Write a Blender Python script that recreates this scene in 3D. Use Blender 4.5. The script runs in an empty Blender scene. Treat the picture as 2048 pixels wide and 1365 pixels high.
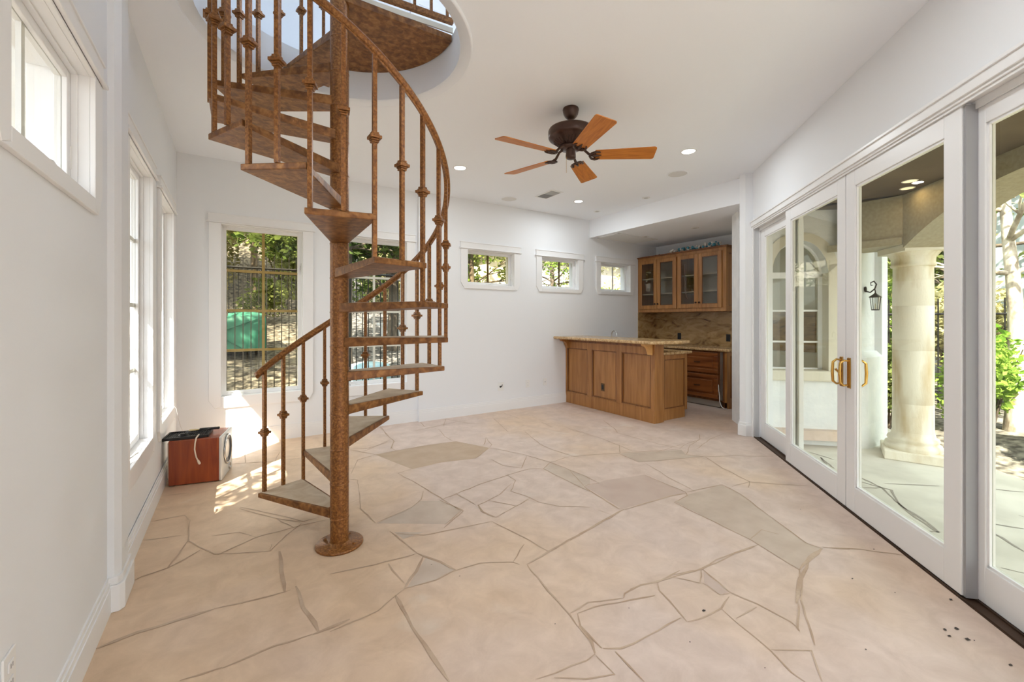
import bpy, bmesh, math, random
from mathutils import Vector, Matrix, noise
PI = math.pi
R2 = math.sqrt(0.5)
C = bpy.context.scene.collection
sc = bpy.context.scene

# ------------------------------------------------------------------ camera, sky, sun, exposure
EYE = 1.37
YAW = math.radians(32.95)
cd = bpy.data.cameras.new('camera')
cd.sensor_width = 36.0
cd.lens = 855.0 / 2048 * 36
cd.shift_y = -43.5 / 2048
cd.clip_start = 0.02
cam = bpy.data.objects.new('camera', cd)
cam.location = (0, 0, EYE)
cam.rotation_euler = (PI / 2, 0, -YAW)
C.objects.link(cam)
sc.camera = cam

w = bpy.data.worlds.new('sky')
sc.world = w
w.use_nodes = True
nt = w.node_tree
nt.nodes.clear()
so = nt.nodes.new('ShaderNodeOutputWorld')
bg = nt.nodes.new('ShaderNodeBackground')
sky = nt.nodes.new('ShaderNodeTexSky')
sky.sky_type = 'NISHITA'
sky.sun_disc = False
sky.sun_elevation = math.radians(47)
sky.sun_rotation = math.radians(225)
sky.dust_density = 3.0
sky.air_density = 0.8
mixw = nt.nodes.new('ShaderNodeMix'); mixw.data_type = 'RGBA'
mixw.inputs[0].default_value = 0.85
mixw.inputs[7].default_value = (4.0, 4.5, 5.2, 1)      # thin bright haze over the blue
nt.links.new(sky.outputs[0], mixw.inputs[6])
nt.links.new(mixw.outputs[2], bg.inputs[0])
bg.inputs[1].default_value = 0.80
nt.links.new(bg.outputs[0], so.inputs[0])

sun = bpy.data.lights.new('sun', 'SUN')
sun.energy = 18.0
sun.angle = math.radians(0.6)
sun.color = (1.0, 0.97, 0.92)
so_ = bpy.data.objects.new('sun', sun)
SD = Vector((1.0, 1.0, -1.5)).normalized()
so_.rotation_euler = SD.to_track_quat('-Z', 'Y').to_euler()
so_.location = (-6, -6, 9)
C.objects.link(so_)

vs = sc.view_settings
vs.view_transform = 'Standard'
vs.look = 'None'
vs.exposure = 0.47
vs.gamma = 1.0
vs.use_curve_mapping = False
sc.cycles.max_bounces = 12
sc.cycles.diffuse_bounces = 7
sc.cycles.glossy_bounces = 3
sc.cycles.transmission_bounces = 6
sc.cycles.transparent_max_bounces = 16
sc.cycles.sample_clamp_indirect = 4.0
sc.cycles.caustics_reflective = False
sc.cycles.caustics_refractive = False

CAN_W = 8.0        # watts of every lit ceiling can

# ------------------------------------------------------------------ materials
def lin(c):
    return tuple(((x / 255) / 12.92 if x / 255 <= 0.04045 else ((x / 255 + 0.055) / 1.055) ** 2.4) for x in c) + (1,)

def new_mat(name):
    m = bpy.data.materials.new(name)
    m.use_nodes = True
    t = m.node_tree
    t.nodes.clear()
    o = t.nodes.new('ShaderNodeOutputMaterial')
    return m, t, o

def mat(name, col, rough=0.6, metal=0.0, col2=None, scale=8.0, stretch=(1, 1, 1), detail=4, bump=0.0,
        bscale=None, spec=0.5, ramp=(0.35, 0.65), emit=None, estr=0, dist=0.0, coat=0.0, third=None):
    m, t, o = new_mat(name)
    b = t.nodes.new('ShaderNodeBsdfPrincipled')
    b.inputs['Roughness'].default_value = rough
    b.inputs['Metallic'].default_value = metal
    b.inputs['Specular IOR Level'].default_value = spec
    b.inputs['Coat Weight'].default_value = coat
    b.inputs['Base Color'].default_value = tuple(col[:3]) + (1,)
    if col2 is not None or bump:
        tc = t.nodes.new('ShaderNodeTexCoord')
        mp = t.nodes.new('ShaderNodeMapping')
        mp.inputs['Scale'].default_value = stretch
        t.links.new(tc.outputs['Object'], mp.inputs[0])
        n = t.nodes.new('ShaderNodeTexNoise')
        n.inputs['Scale'].default_value = scale
        n.inputs['Detail'].default_value = detail
        n.inputs['Distortion'].default_value = dist
        t.links.new(mp.outputs[0], n.inputs['Vector'])
        if col2 is not None:
            r = t.nodes.new('ShaderNodeValToRGB')
            r.color_ramp.elements[0].position = ramp[0]
            r.color_ramp.elements[1].position = ramp[1]
            r.color_ramp.elements[0].color = tuple(col[:3]) + (1,)
            r.color_ramp.elements[1].color = tuple(col2[:3]) + (1,)
            if third is not None:
                e = r.color_ramp.elements.new((ramp[0] + ramp[1]) / 2)
                e.color = tuple(third[:3]) + (1,)
            t.links.new(n.outputs['Fac'], r.inputs[0])
            t.links.new(r.outputs[0], b.inputs['Base Color'])
        if bump:
            n2 = t.nodes.new('ShaderNodeTexNoise')
            n2.inputs['Scale'].default_value = bscale or scale * 2
            n2.inputs['Detail'].default_value = 5
            t.links.new(mp.outputs[0], n2.inputs['Vector'])
            bp = t.nodes.new('ShaderNodeBump')
            bp.inputs['Strength'].default_value = bump
            bp.inputs['Distance'].default_value = 0.01
            t.links.new(n2.outputs['Fac'], bp.inputs['Height'])
            t.links.new(bp.outputs[0], b.inputs['Normal'])
    if emit:
        b.inputs['Emission Color'].default_value = tuple(emit[:3]) + (1,)
        b.inputs['Emission Strength'].default_value = estr
    t.links.new(b.outputs[0], o.inputs[0])
    return m

def glass(name, tint, refl=1.0):
    m, t, o = new_mat(name)
    tr = t.nodes.new('ShaderNodeBsdfTransparent')
    tr.inputs[0].default_value = tuple(tint) + (1,)
    g = t.nodes.new('ShaderNodeBsdfGlossy')
    g.inputs['Roughness'].default_value = 0.0
    g.inputs['Color'].default_value = (0.9, 0.92, 0.88, 1)
    f = t.nodes.new('ShaderNodeFresnel')
    f.inputs[0].default_value = 1.45
    ge = t.nodes.new('ShaderNodeNewGeometry')
    sb = t.nodes.new('ShaderNodeMath'); sb.operation = 'SUBTRACT'; sb.inputs[0].default_value = 1.0
    t.links.new(ge.outputs['Backfacing'], sb.inputs[1])
    m0 = t.nodes.new('ShaderNodeMath'); m0.operation = 'MULTIPLY'      # each pane mirrors once, on the face first met
    t.links.new(f.outputs[0], m0.inputs[0]); t.links.new(sb.outputs[0], m0.inputs[1])
    mu = t.nodes.new('ShaderNodeMath'); mu.operation = 'MULTIPLY'; mu.inputs[1].default_value = refl
    t.links.new(m0.outputs[0], mu.inputs[0])
    mx = t.nodes.new('ShaderNodeMixShader')
    t.links.new(mu.outputs[0], mx.inputs[0])
    t.links.new(tr.outputs[0], mx.inputs[1])
    t.links.new(g.outputs[0], mx.inputs[2])
    t.links.new(mx.outputs[0], o.inputs[0])
    return m

def leafmat(name, c1, c2, scale=3.0, trans=0.35):
    m, t, o = new_mat(name)
    tc = t.nodes.new('ShaderNodeTexCoord')
    n = t.nodes.new('ShaderNodeTexNoise'); n.inputs['Scale'].default_value = scale; n.inputs['Detail'].default_value = 3
    t.links.new(tc.outputs['Object'], n.inputs['Vector'])
    r = t.nodes.new('ShaderNodeValToRGB')
    r.color_ramp.elements[0].position = 0.38; r.color_ramp.elements[1].position = 0.62
    r.color_ramp.elements[0].color = tuple(c1) + (1,); r.color_ramp.elements[1].color = tuple(c2) + (1,)
    t.links.new(n.outputs['Fac'], r.inputs[0])
    d = t.nodes.new('ShaderNodeBsdfDiffuse'); tl = t.nodes.new('ShaderNodeBsdfTranslucent')
    t.links.new(r.outputs[0], d.inputs[0]); t.links.new(r.outputs[0], tl.inputs[0])
    mx = t.nodes.new('ShaderNodeMixShader'); mx.inputs[0].default_value = trans
    t.links.new(d.outputs[0], mx.inputs[1]); t.links.new(tl.outputs[0], mx.inputs[2])
    t.links.new(mx.outputs[0], o.inputs[0])
    return m

M = {}
M['wall'] = mat('wall_paint', (0.80, 0.815, 0.84), 0.65, bump=0.03, scale=60, bscale=90, spec=0.3)
M['ceil'] = mat('ceiling_paint', (0.88, 0.91, 0.955), 0.75, spec=0.2)
M['trim'] = mat('trim_paint', (0.82, 0.82, 0.825), 0.35, spec=0.4)
M['seal'] = mat('shadow_gap_rubber', (0.25, 0.25, 0.25), 0.7)
M['rust'] = mat('rusted_steel', (0.115, 0.042, 0.011), 0.36, 0.3, (0.38, 0.175, 0.048), scale=85, detail=9, bump=0.2,
                bscale=160, ramp=(0.28, 0.72), third=(0.235, 0.090, 0.020), dist=0.3)
M['rust_plate'] = mat('rusted_steel_plate', (0.12, 0.042, 0.011), 0.42, 0.3, (0.36, 0.165, 0.05), scale=26, detail=9, bump=0.15,
                bscale=90, ramp=(0.32, 0.70), third=(0.22, 0.09, 0.023), dist=0.5)
M['treadtop'] = mat('tread_stone', (0.52, 0.39, 0.26), 0.55, 0, (0.66, 0.55, 0.41), scale=6, detail=6, dist=1.2, bump=0.1, bscale=40)
M['grout'] = mat('joint_grout', (0.44, 0.31, 0.215), 0.85, 0, (0.55, 0.42, 0.31), scale=5, bump=0.4, bscale=40)
M['brass'] = mat('brass', (0.60, 0.36, 0.10), 0.22, 1.0)
M['bronze'] = mat('fan_bronze', (0.060, 0.028, 0.018), 0.35, 0.4, spec=0.6)
M['blade'] = mat('fan_blade_oak', (0.40, 0.125, 0.012), 0.5, 0, (0.56, 0.20, 0.025), scale=6, stretch=(1, 9, 1), detail=5, dist=0.8)
M['oak'] = mat('stained_wood', (0.25, 0.100, 0.024), 0.34, 0, (0.42, 0.195, 0.055), scale=3.0, stretch=(7, 7, 0.55), detail=6, dist=0.8,
               ramp=(0.3, 0.72), coat=0.15)
M['oak_dark'] = mat('stained_wood_moulding', (0.14, 0.048, 0.013), 0.34, 0, (0.24, 0.092, 0.025), scale=3, stretch=(7, 7, 0.6), detail=6)
M['drawer'] = mat('dark_stained_drawer', (0.13, 0.036, 0.010), 0.3, 0, (0.26, 0.085, 0.022), scale=2.5, stretch=(5, 0.7, 5), detail=6, dist=0.8, coat=0.2)
M['oak_light'] = mat('raw_wood_corbel', (0.58, 0.30, 0.09), 0.5, 0, (0.66, 0.38, 0.14), scale=4, stretch=(1, 1, 5))
M['granite'] = mat('brown_granite', (0.075, 0.035, 0.014), 0.22, 0, (0.42, 0.27, 0.12), scale=4.5, stretch=(1, 0.8, 2.0), detail=12,
                   dist=1.6, ramp=(0.25, 0.62), third=(0.29, 0.17, 0.068))
M['granite_edge'] = mat('granite_edge', (0.30, 0.16, 0.055), 0.2, 0, (0.60, 0.42, 0.22), scale=30, detail=10, dist=1.0, ramp=(0.3, 0.62))
M['black'] = mat('black_plastic', (0.012, 0.012, 0.013), 0.4)
M['dark_bronze'] = mat('dark_knob', (0.03, 0.018, 0.012), 0.4, 0.6)
M['steel'] = mat('brushed_steel', (0.55, 0.54, 0.50), 0.3, 0.9)
M['chrome'] = mat('chrome', (0.6, 0.6, 0.6), 0.12, 1.0)
M['cream'] = mat('cream_plate', (0.72, 0.66, 0.54), 0.45)
M['cherry'] = mat('cherry_veneer', (0.20, 0.028, 0.008), 0.32, 0, (0.36, 0.075, 0.018), scale=2.2, stretch=(9, 9, 0.8), detail=5, dist=1.2, ramp=(0.3, 0.7), coat=0.3)
M['silver'] = mat('silver_speaker_front', (0.68, 0.68, 0.66), 0.35, 0.3)
M['cone'] = mat('speaker_cone', (0.04, 0.045, 0.055), 0.35)
M['white_plastic'] = mat('white_plastic', (0.80, 0.80, 0.79), 0.4)
M['cord_white'] = mat('cream_cord', (0.80, 0.68, 0.55), 0.5)
M['muntin_tan'] = mat('tan_muntin', (0.47, 0.40, 0.24), 0.5)
M['muntin_dark'] = mat('olive_muntin', (0.12, 0.085, 0.035), 0.5)
M['glass_gold'] = glass('golden_tinted_glass', (0.93, 0.885, 0.75), 0.6)
M['glass_clear'] = glass('clear_window_glass', (0.96, 0.96, 0.93), 0.6)
M['glass_door'] = glass('door_glass', (0.94, 0.945, 0.87), 0.8)
M['glass_cab'] = glass('cabinet_glass', (0.88, 0.86, 0.82), 1.6)
M['lamp'] = mat('lit_lamp_lens', (0.9, 0.9, 0.9), 0.5, emit=(1, 0.97, 0.92), estr=9)
M['lamp_warm'] = mat('lit_porch_lens', (0.9, 0.8, 0.6), 0.5, emit=(1, 0.72, 0.35), estr=1.2)
M['vent_dark'] = mat('vent_grey', (0.20, 0.20, 0.20), 0.6)
M['vent_mid'] = mat('vent_light_grey', (0.42, 0.42, 0.41), 0.6)
M['stucco'] = mat('white_stucco', (0.76, 0.78, 0.79), 0.9, 0, (0.84, 0.85, 0.85), scale=5, bump=0.8, bscale=14)
M['stucco_cream'] = mat('cream_cast_stone', (0.66, 0.62, 0.50), 0.85, 0, (0.76, 0.72, 0.61), scale=3, stretch=(1, 1, 0.3), bump=0.5, bscale=20)
M['limestone'] = mat('limestone_column', (0.50, 0.36, 0.17), 0.85, 0, (0.80, 0.755, 0.64), scale=2.2, stretch=(2.0, 2.0, 0.55), detail=8,
                     ramp=(0.26, 0.50), bump=0.35, bscale=40)
M['porch_ceiling'] = mat('stained_porch_ceiling', (0.085, 0.058, 0.028), 0.8, 0, (0.14, 0.10, 0.055), scale=2)
M['porch_beam'] = mat('olive_porch_plaster', (0.34, 0.30, 0.20), 0.9, 0, (0.40, 0.36, 0.25), scale=30)
M['iron'] = mat('black_iron', (0.015, 0.013, 0.011), 0.5, 0.3)
M['bark'] = mat('tree_bark', (0.055, 0.038, 0.025), 0.95, 0, (0.17, 0.13, 0.09), scale=9, stretch=(1, 1, 0.3), bump=0.8)
M['bark_pale'] = mat('pale_tree_bark', (0.22, 0.17, 0.12), 0.95, 0, (0.62, 0.55, 0.45), scale=9, stretch=(1, 1, 0.6), bump=0.8)
M['soil'] = mat('leaf_litter', (0.045, 0.037, 0.03), 0.95, 0, (0.25, 0.22, 0.18), scale=9, detail=9, bump=1.0, bscale=25, ramp=(0.38, 0.62))
M['tarp'] = mat('green_tarpaulin', (0.02, 0.15, 0.105), 0.5, 0, (0.045, 0.22, 0.16), scale=1.5)
M['tarp_rope'] = mat('tarp_crease', (0.02, 0.12, 0.09), 0.6)
M['barrel'] = mat('pale_blue_drum', (0.35, 0.55, 0.58), 0.6, 0, (0.45, 0.63, 0.62), scale=5)
M['shed_white'] = mat('white_painted_blocks', (0.75, 0.75, 0.72), 0.7)
M['leaf_dark'] = leafmat('dark_green_leaves', (0.035, 0.060, 0.016), (0.17, 0.22, 0.06), 2.0)
M['leaf_mid'] = leafmat('mid_green_leaves', (0.10, 0.13, 0.04), (0.34, 0.38, 0.13), 1.2)
M['leaf_bright'] = leafmat('bright_green_leaves', (0.14, 0.27, 0.03), (0.42, 0.56, 0.12), 0.9, 0.45)
M['leaf_gold'] = leafmat('yellow_green_leaves', (0.28, 0.27, 0.12), (0.62, 0.56, 0.30), 1.0, 0.45)
M['house_far'] = mat('cream_house_siding', (0.66, 0.60, 0.48), 0.8, 0, (0.74, 0.68, 0.56), scale=2)
M['house_blue'] = mat('pale_blue_render', (0.42, 0.47, 0.50), 0.8)
M['roof'] = mat('grey_roof', (0.30, 0.30, 0.30), 0.8)
M['teal'] = mat('teal_ornament', (0.06, 0.26, 0.36), 0.4)
M['white_orn'] = mat('white_shell', (0.72, 0.70, 0.66), 0.5)
M['dirt'] = mat('dark_speck', (0.05, 0.04, 0.035), 0.9)
M['dark_floor_track'] = mat('brown_door_track', (0.06, 0.03, 0.015), 0.5, 0.3)
M['cabinet_inside'] = mat('cabinet_interior', (0.50, 0.46, 0.40), 0.7)
M['rubber'] = mat('grey_gasket', (0.33, 0.33, 0.34), 0.6)
M['lantern_glass'] = glass('lantern_glass', (0.85, 0.86, 0.84), 1.2)
M['tan'] = mat('tan_bristle', (0.42, 0.32, 0.16), 0.8)

# floor stone: large soft tonal drift, pale smears, no light painted in
def floor_mat():
    m, t, o = new_mat('flagstone')
    b = t.nodes.new('ShaderNodeBsdfPrincipled')
    b.inputs['Roughness'].default_value = 0.5
    b.inputs['Specular IOR Level'].default_value = 0.35
    tc = t.nodes.new('ShaderNodeTexCoord')
    n1 = t.nodes.new('ShaderNodeTexNoise'); n1.inputs['Scale'].default_value = 0.75; n1.inputs['Detail'].default_value = 3
    n2 = t.nodes.new('ShaderNodeTexNoise'); n2.inputs['Scale'].default_value = 6.5; n2.inputs['Detail'].default_value = 12; n2.inputs['Roughness'].default_value = 0.66; n2.inputs['Distortion'].default_value = 0.5
    n3 = t.nodes.new('ShaderNodeTexNoise'); n3.inputs['Scale'].default_value = 1.7; n3.inputs['Detail'].default_value = 5; n3.inputs['Distortion'].default_value = 0.8
    for n in (n1, n2, n3):
        t.links.new(tc.outputs['Object'], n.inputs['Vector'])
    r1 = t.nodes.new('ShaderNodeValToRGB')
    r1.color_ramp.elements[0].position = 0.36; r1.color_ramp.elements[0].color = (0.69, 0.515, 0.36, 1)
    r1.color_ramp.elements[1].position = 0.62; r1.color_ramp.elements[1].color = (0.66, 0.535, 0.46, 1)
    # the slabs by the left wall are tanner stone, those by the doors pinker
    sx = t.nodes.new('ShaderNodeSeparateXYZ'); t.links.new(tc.outputs['Object'], sx.inputs[0])
    ma = t.nodes.new('ShaderNodeMath'); ma.operation = 'MULTIPLY_ADD'; ma.inputs[1].default_value = 0.20; ma.inputs[2].default_value = -0.20
    t.links.new(sx.outputs[0], ma.inputs[0])
    cl = t.nodes.new('ShaderNodeClamp'); cl.inputs['Min'].default_value = -0.16; cl.inputs['Max'].default_value = 0.12
    t.links.new(ma.outputs[0], cl.inputs[0])
    ad = t.nodes.new('ShaderNodeMath'); ad.operation = 'ADD'
    t.links.new(n1.outputs['Fac'], ad.inputs[0]); t.links.new(cl.outputs[0], ad.inputs[1])
    t.links.new(ad.outputs[0], r1.inputs[0])
    r2 = t.nodes.new('ShaderNodeValToRGB')
    r2.color_ramp.elements[0].position = 0.32; r2.color_ramp.elements[0].color = (0.84, 0.81, 0.78, 1)
    r2.color_ramp.elements[1].position = 0.66; r2.color_ramp.elements[1].color = (1.06, 1.06, 1.06, 1)
    t.links.new(n2.outputs['Fac'], r2.inputs[0])
    mu = t.nodes.new('ShaderNodeMix'); mu.data_type = 'RGBA'; mu.blend_type = 'MULTIPLY'; mu.inputs[0].default_value = 0.85
    t.links.new(r1.outputs[0], mu.inputs[6]); t.links.new(r2.outputs[0], mu.inputs[7])
    r3 = t.nodes.new('ShaderNodeValToRGB')
    r3.color_ramp.elements[0].position = 0.66; r3.color_ramp.elements[0].color = (0, 0, 0, 1)
    r3.color_ramp.elements[1].position = 0.76; r3.color_ramp.elements[1].color = (0.55, 0.55, 0.55, 1)
    t.links.new(n3.outputs['Fac'], r3.inputs[0])
    m2 = t.nodes.new('ShaderNodeMix'); m2.data_type = 'RGBA'
    t.links.new(r3.outputs[0], m2.inputs[0]); t.links.new(mu.outputs[2], m2.inputs[6]); m2.inputs[7].default_value = (0.72, 0.66, 0.58, 1)
    t.links.new(m2.outputs[2], b.inputs['Base Color'])
    bp = t.nodes.new('ShaderNodeBump'); bp.inputs['Strength'].default_value = 0.12; bp.inputs['Distance'].default_value = 0.01
    t.links.new(n2.outputs['Fac'], bp.inputs['Height']); t.links.new(bp.outputs[0], b.inputs['Normal'])
    t.links.new(b.outputs[0], o.inputs[0])
    return m
M['floor'] = floor_mat()
M['stone_brown'] = mat('brown_flagstone', (0.46, 0.33, 0.22), 0.5, 0, (0.52, 0.39, 0.275), scale=6, detail=7)
M['stone_grey'] = mat('grey_flagstone', (0.50, 0.395, 0.31), 0.5, 0, (0.58, 0.475, 0.385), scale=6, detail=7)
M['stone_pink'] = mat('pink_flagstone', (0.51, 0.385, 0.32), 0.5, 0, (0.57, 0.45, 0.375), scale=4, detail=7)
M['patio'] = mat('patio_flagstone', (0.52, 0.49, 0.43), 0.8, 0, (0.66, 0.63, 0.56), scale=2.5, detail=7)
M['patio_joint'] = mat('patio_joint', (0.30, 0.27, 0.24), 0.9)

# ------------------------------------------------------------------ mesh helper
class MB:
    def __init__(s):
        s.v = []; s.f = []; s.mi = []; s.cur = 0; s.sm = []
    def add(s, vs, fs, smooth=False):
        n = len(s.v)
        s.v += [tuple(v) for v in vs]
        for f in fs:
            s.f.append(tuple(i + n for i in f)); s.mi.append(s.cur); s.sm.append(smooth)
        return s
    def box(s, x0, x1, y0, y1, z0, z1):
        x0, x1 = min(x0, x1), max(x0, x1); y0, y1 = min(y0, y1), max(y0, y1); z0, z1 = min(z0, z1), max(z0, z1)
        return s.add([(x0, y0, z0), (x1, y0, z0), (x1, y1, z0), (x0, y1, z0), (x0, y0, z1), (x1, y0, z1), (x1, y1, z1), (x0, y1, z1)],
              [(0, 3, 2, 1), (4, 5, 6, 7), (0, 1, 5, 4), (1, 2, 6, 5), (2, 3, 7, 6), (3, 0, 4, 7)])
    def prism(s, pts, z0, z1):
        n = len(pts)
        a = sum(pts[i][0] * pts[(i + 1) % n][1] - pts[(i + 1) % n][0] * pts[i][1] for i in range(n))
        if a < 0: pts = pts[::-1]
        vs = [(p[0], p[1], z0) for p in pts] + [(p[0], p[1], z1) for p in pts]
        fs = [tuple(range(n))[::-1], tuple(range(n, 2 * n))] + [(i, (i + 1) % n, n + (i + 1) % n, n + i) for i in range(n)]
        return s.add(vs, fs)
    def prism_y(s, pts, y0, y1):
        """outline in x,z extruded along y"""
        n = len(pts)
        vs = [(p[0], y0, p[1]) for p in pts] + [(p[0], y1, p[1]) for p in pts]
        fs = [tuple(range(n)), tuple(range(n, 2 * n))[::-1]] + [(i, n + i, n + (i + 1) % n, (i + 1) % n) for i in range(n)]
        return s.add(vs, fs)
    def prism_x(s, pts, x0, x1):
        n = len(pts)
        vs = [(x0, p[0], p[1]) for p in pts] + [(x1, p[0], p[1]) for p in pts]
        fs = [tuple(range(n))[::-1], tuple(range(n, 2 * n))] + [(i, (i + 1) % n, n + (i + 1) % n, n + i) for i in range(n)]
        return s.add(vs, fs)
    def tube(s, pts, r, n=8, caps=True, smooth=True):
        pts = [Vector(p) for p in pts]
        rr = r if isinstance(r, (list, tuple)) else [r] * len(pts)
        rings = []; up = None
        for i, p in enumerate(pts):
            d = (pts[min(i + 1, len(pts) - 1)] - pts[max(i - 1, 0)])
            if d.length < 1e-9: d = Vector((0, 0, 1))
            d.normalize()
            if up is None:
                up = Vector((0, 0, 1)) if abs(d.z) < 0.9 else Vector((1, 0, 0))
            a = up - d * up.dot(d)
            if a.length < 1e-6: a = d.orthogonal()
            a.normalize(); up = a; b = d.cross(a)
            rings.append([p + (a * math.cos(2 * PI * k / n) + b * math.sin(2 * PI * k / n)) * rr[i] for k in range(n)])
        vs = [v for g in rings for v in g]; fs = []
        for i in range(len(rings) - 1):
            for k in range(n):
                fs.append((i * n + k, i * n + (k + 1) % n, (i + 1) * n + (k + 1) % n, (i + 1) * n + k))
        s.add(vs, fs, smooth)
        if caps:
            s.add(rings[0], [tuple(range(n))[::-1]]); s.add(rings[-1], [tuple(range(n))])
        return s
    def lathe(s, prof, n=24, c=(0, 0), smooth=True, caps=True, rot=0.0, sq=False):
        """prof: list of (r,z)"""
        vs = []; fs = []
        for r, z in prof:
            for k in range(n):
                a = 2 * PI * k / n + rot
                vs.append((c[0] + r * math.cos(a), c[1] + r * math.sin(a), z))
        for i in range(len(prof) - 1):
            for k in range(n):
                fs.append((i * n + k, i * n + (k + 1) % n, (i + 1) * n + (k + 1) % n, (i + 1) * n + k))
        s.add(vs, fs, smooth)
        if caps:
            s.add(vs[:n], [tuple(range(n))[::-1]]); s.add(vs[-n:], [tuple(range(n))])
        return s
    def xform(s, m, i0=0):
        s.v = s.v[:i0] + [tuple(m @ Vector(v)) for v in s.v[i0:]]
        return s

def obj(name, mb, mats, parent=None, bevel=0, world=False):
    me = bpy.data.meshes.new(name)
    v = mb.v
    if world and parent is not None:
        inv = (Matrix.Translation(parent.location) @ parent.rotation_euler.to_matrix().to_4x4()).inverted()
        if parent.parent is not None:
            inv = Matrix.Identity(4)
        v = [tuple(inv @ Vector(p)) for p in v]
    me.from_pydata(v, [], mb.f)
    if not isinstance(mats, (list, tuple)): mats = [mats]
    for m in mats: me.materials.append(m)
    for i, p in enumerate(me.polygons):
        p.material_index = mb.mi[i]; p.use_smooth = mb.sm[i]
    me.update()
    o = bpy.data.objects.new(name, me)
    C.objects.link(o)
    if parent is not None: o.parent = parent
    if bevel:
        bv = o.modifiers.new('bevel', 'BEVEL'); bv.width = bevel; bv.segments = 2; bv.limit_method = 'ANGLE'; bv.angle_limit = math.radians(40)
    return o

def thing(name, label, cat, loc=(0, 0, 0), rotz=0.0, group=None):
    o = bpy.data.objects.new(name, None)
    o.empty_display_size = 0.1
    C.objects.link(o)
    o.location = loc; o.rotation_euler = (0, 0, rotz)
    if label: o['label'] = label; o['category'] = cat
    if group: o['group'] = group
    return o

def tag(o, label, cat, group=None):
    o['label'] = label; o['category'] = cat
    if group: o['group'] = group
    return o

def struct(name, mb, mats, bevel=0, loc=None, rotz=0, label=None):
    o = obj(name, mb, mats, None, bevel)
    o['kind'] = 'structure'
    if loc: o.location = loc; o.rotation_euler = (0, 0, rotz)
    if label: o['label'] = label
    return o

def structE(name, loc=(0, 0, 0), rotz=0, label=None):
    o = thing(name, None, None, loc, rotz)
    o['kind'] = 'structure'
    if label: o['label'] = label
    return o

def copy_tree(o, parent=None):
    c = o.copy(); C.objects.link(c)
    if parent is not None: c.parent = parent
    for ch in list(o.children): copy_tree(ch, c)
    return c

def wall_mesh(L, z0, z1, th, holes, mb=None):
    """wall in local frame: x along 0..L, inner face y=0, outer y=th; holes (a,b,c,d) = x0,x1,z0,z1"""
    mb = mb or MB()
    xs = sorted({0, L} | {h[0] for h in holes} | {h[1] for h in holes})
    zs = sorted({z0, z1} | {h[2] for h in holes} | {h[3] for h in holes})
    def hole(i, k):
        if i < 0 or k < 0 or i >= len(xs) - 1 or k >= len(zs) - 1: return True
        cx = (xs[i] + xs[i + 1]) / 2; cz = (zs[k] + zs[k + 1]) / 2
        return any(h[0] < cx < h[1] and h[2] < cz < h[3] for h in holes)
    for i in range(len(xs) - 1):
        for k in range(len(zs) - 1):
            if hole(i, k): continue
            a, b, c, d = xs[i], xs[i + 1], zs[k], zs[k + 1]
            mb.add([(a, 0, c), (b, 0, c), (b, 0, d), (a, 0, d)], [(0, 1, 2, 3)])
            mb.add([(a, th, c), (b, th, c), (b, th, d), (a, th, d)], [(3, 2, 1, 0)])
            if hole(i - 1, k): mb.add([(a, 0, c), (a, th, c), (a, th, d), (a, 0, d)], [(3, 2, 1, 0)])
            if hole(i + 1, k): mb.add([(b, 0, c), (b, th, c), (b, th, d), (b, 0, d)], [(0, 1, 2, 3)])
            if hole(i, k - 1): mb.add([(a, 0, c), (b, 0, c), (b, th, c), (a, th, c)], [(3, 2, 1, 0)])
            if hole(i, k + 1): mb.add([(a, 0, d), (b, 0, d), (b, th, d), (a, th, d)], [(0, 1, 2, 3)])
    return mb

# ------------------------------------------------------------------ pixel->floor helper (to lay the traced stone joints on the floor)
FW = (math.sin(YAW), math.cos(YAW)); RT = (math.cos(YAW), -math.sin(YAW))
def floor_pt(px, py, z=0.0):
    a = (px - 1024) / 855.0; b = -(py - 639) / 855.0
    t = (z - EYE) / b
    return ((FW[0] + a * RT[0]) * t, (FW[1] + a * RT[1]) * t)

XL = -0.5; YB = 5.52; YB2 = 5.465; XN = 6.89; ZC = 3.08; ZS = 2.775
CX, CY = 0.534, 2.753            # spiral stair axis
CO = (5.075, 2.66, 0)            # corner where the sliding doors start
CROT = math.radians(225)         # local x runs back toward the camera along the doors, local y points outdoors
def cw(s, off, z=0):             # door-wall frame -> room
    return (CO[0] - s * R2 + off * R2, CO[1] - s * R2 - off * R2, z)

# ================================================================== SETTING
# ---- floor
fm = MB()
fl_poly = [(-0.6, -2.5), (2.15, -2.5), (2.15, -0.3), (5.10, 2.60), (5.4, 2.9), (6.25, 2.12), (7.0, 2.12), (7.0, 5.6), (-0.6, 5.6)]
fm.prism(fl_poly, -0.12, 0.0)
def ribbon(mb, pts, wd, z, seed=0):
    rnd = random.Random(seed)
    P = []
    for i in range(len(pts) - 1):
        a = Vector(pts[i]); b = Vector(pts[i + 1]); n = max(1, int((b - a).length / 0.06))
        for k in range(n):
            P.append(a.lerp(b, k / n))
    P.append(Vector(pts[-1]))
    vs = []
    for i, p in enumerate(P):
        d = P[min(i + 1, len(P) - 1)] - P[max(i - 1, 0)]
        if d.length < 1e-6: d = Vector((1, 0))
        d.normalize(); nn = Vector((-d.y, d.x))
        j = nn * noise.noise(Vector((p.x * 9, p.y * 9, seed))) * 0.010
        ww = wd * (0.75 + 0.45 * noise.noise(Vector((p.x * 5, p.y * 5, 3.1))) + 0.25 * rnd.random()) / 2
        if i in (0, len(P) - 1): ww *= 0.4
        vs.append((p.x + j.x + nn.x * ww, p.y + j.y + nn.y * ww, z)); vs.append((p.x + j.x - nn.x * ww, p.y + j.y - nn.y * ww, z))
    mb.add(vs, [(2 * i + 1, 2 * i + 3, 2 * i + 2, 2 * i) for i in range(len(P) - 1)])
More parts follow.
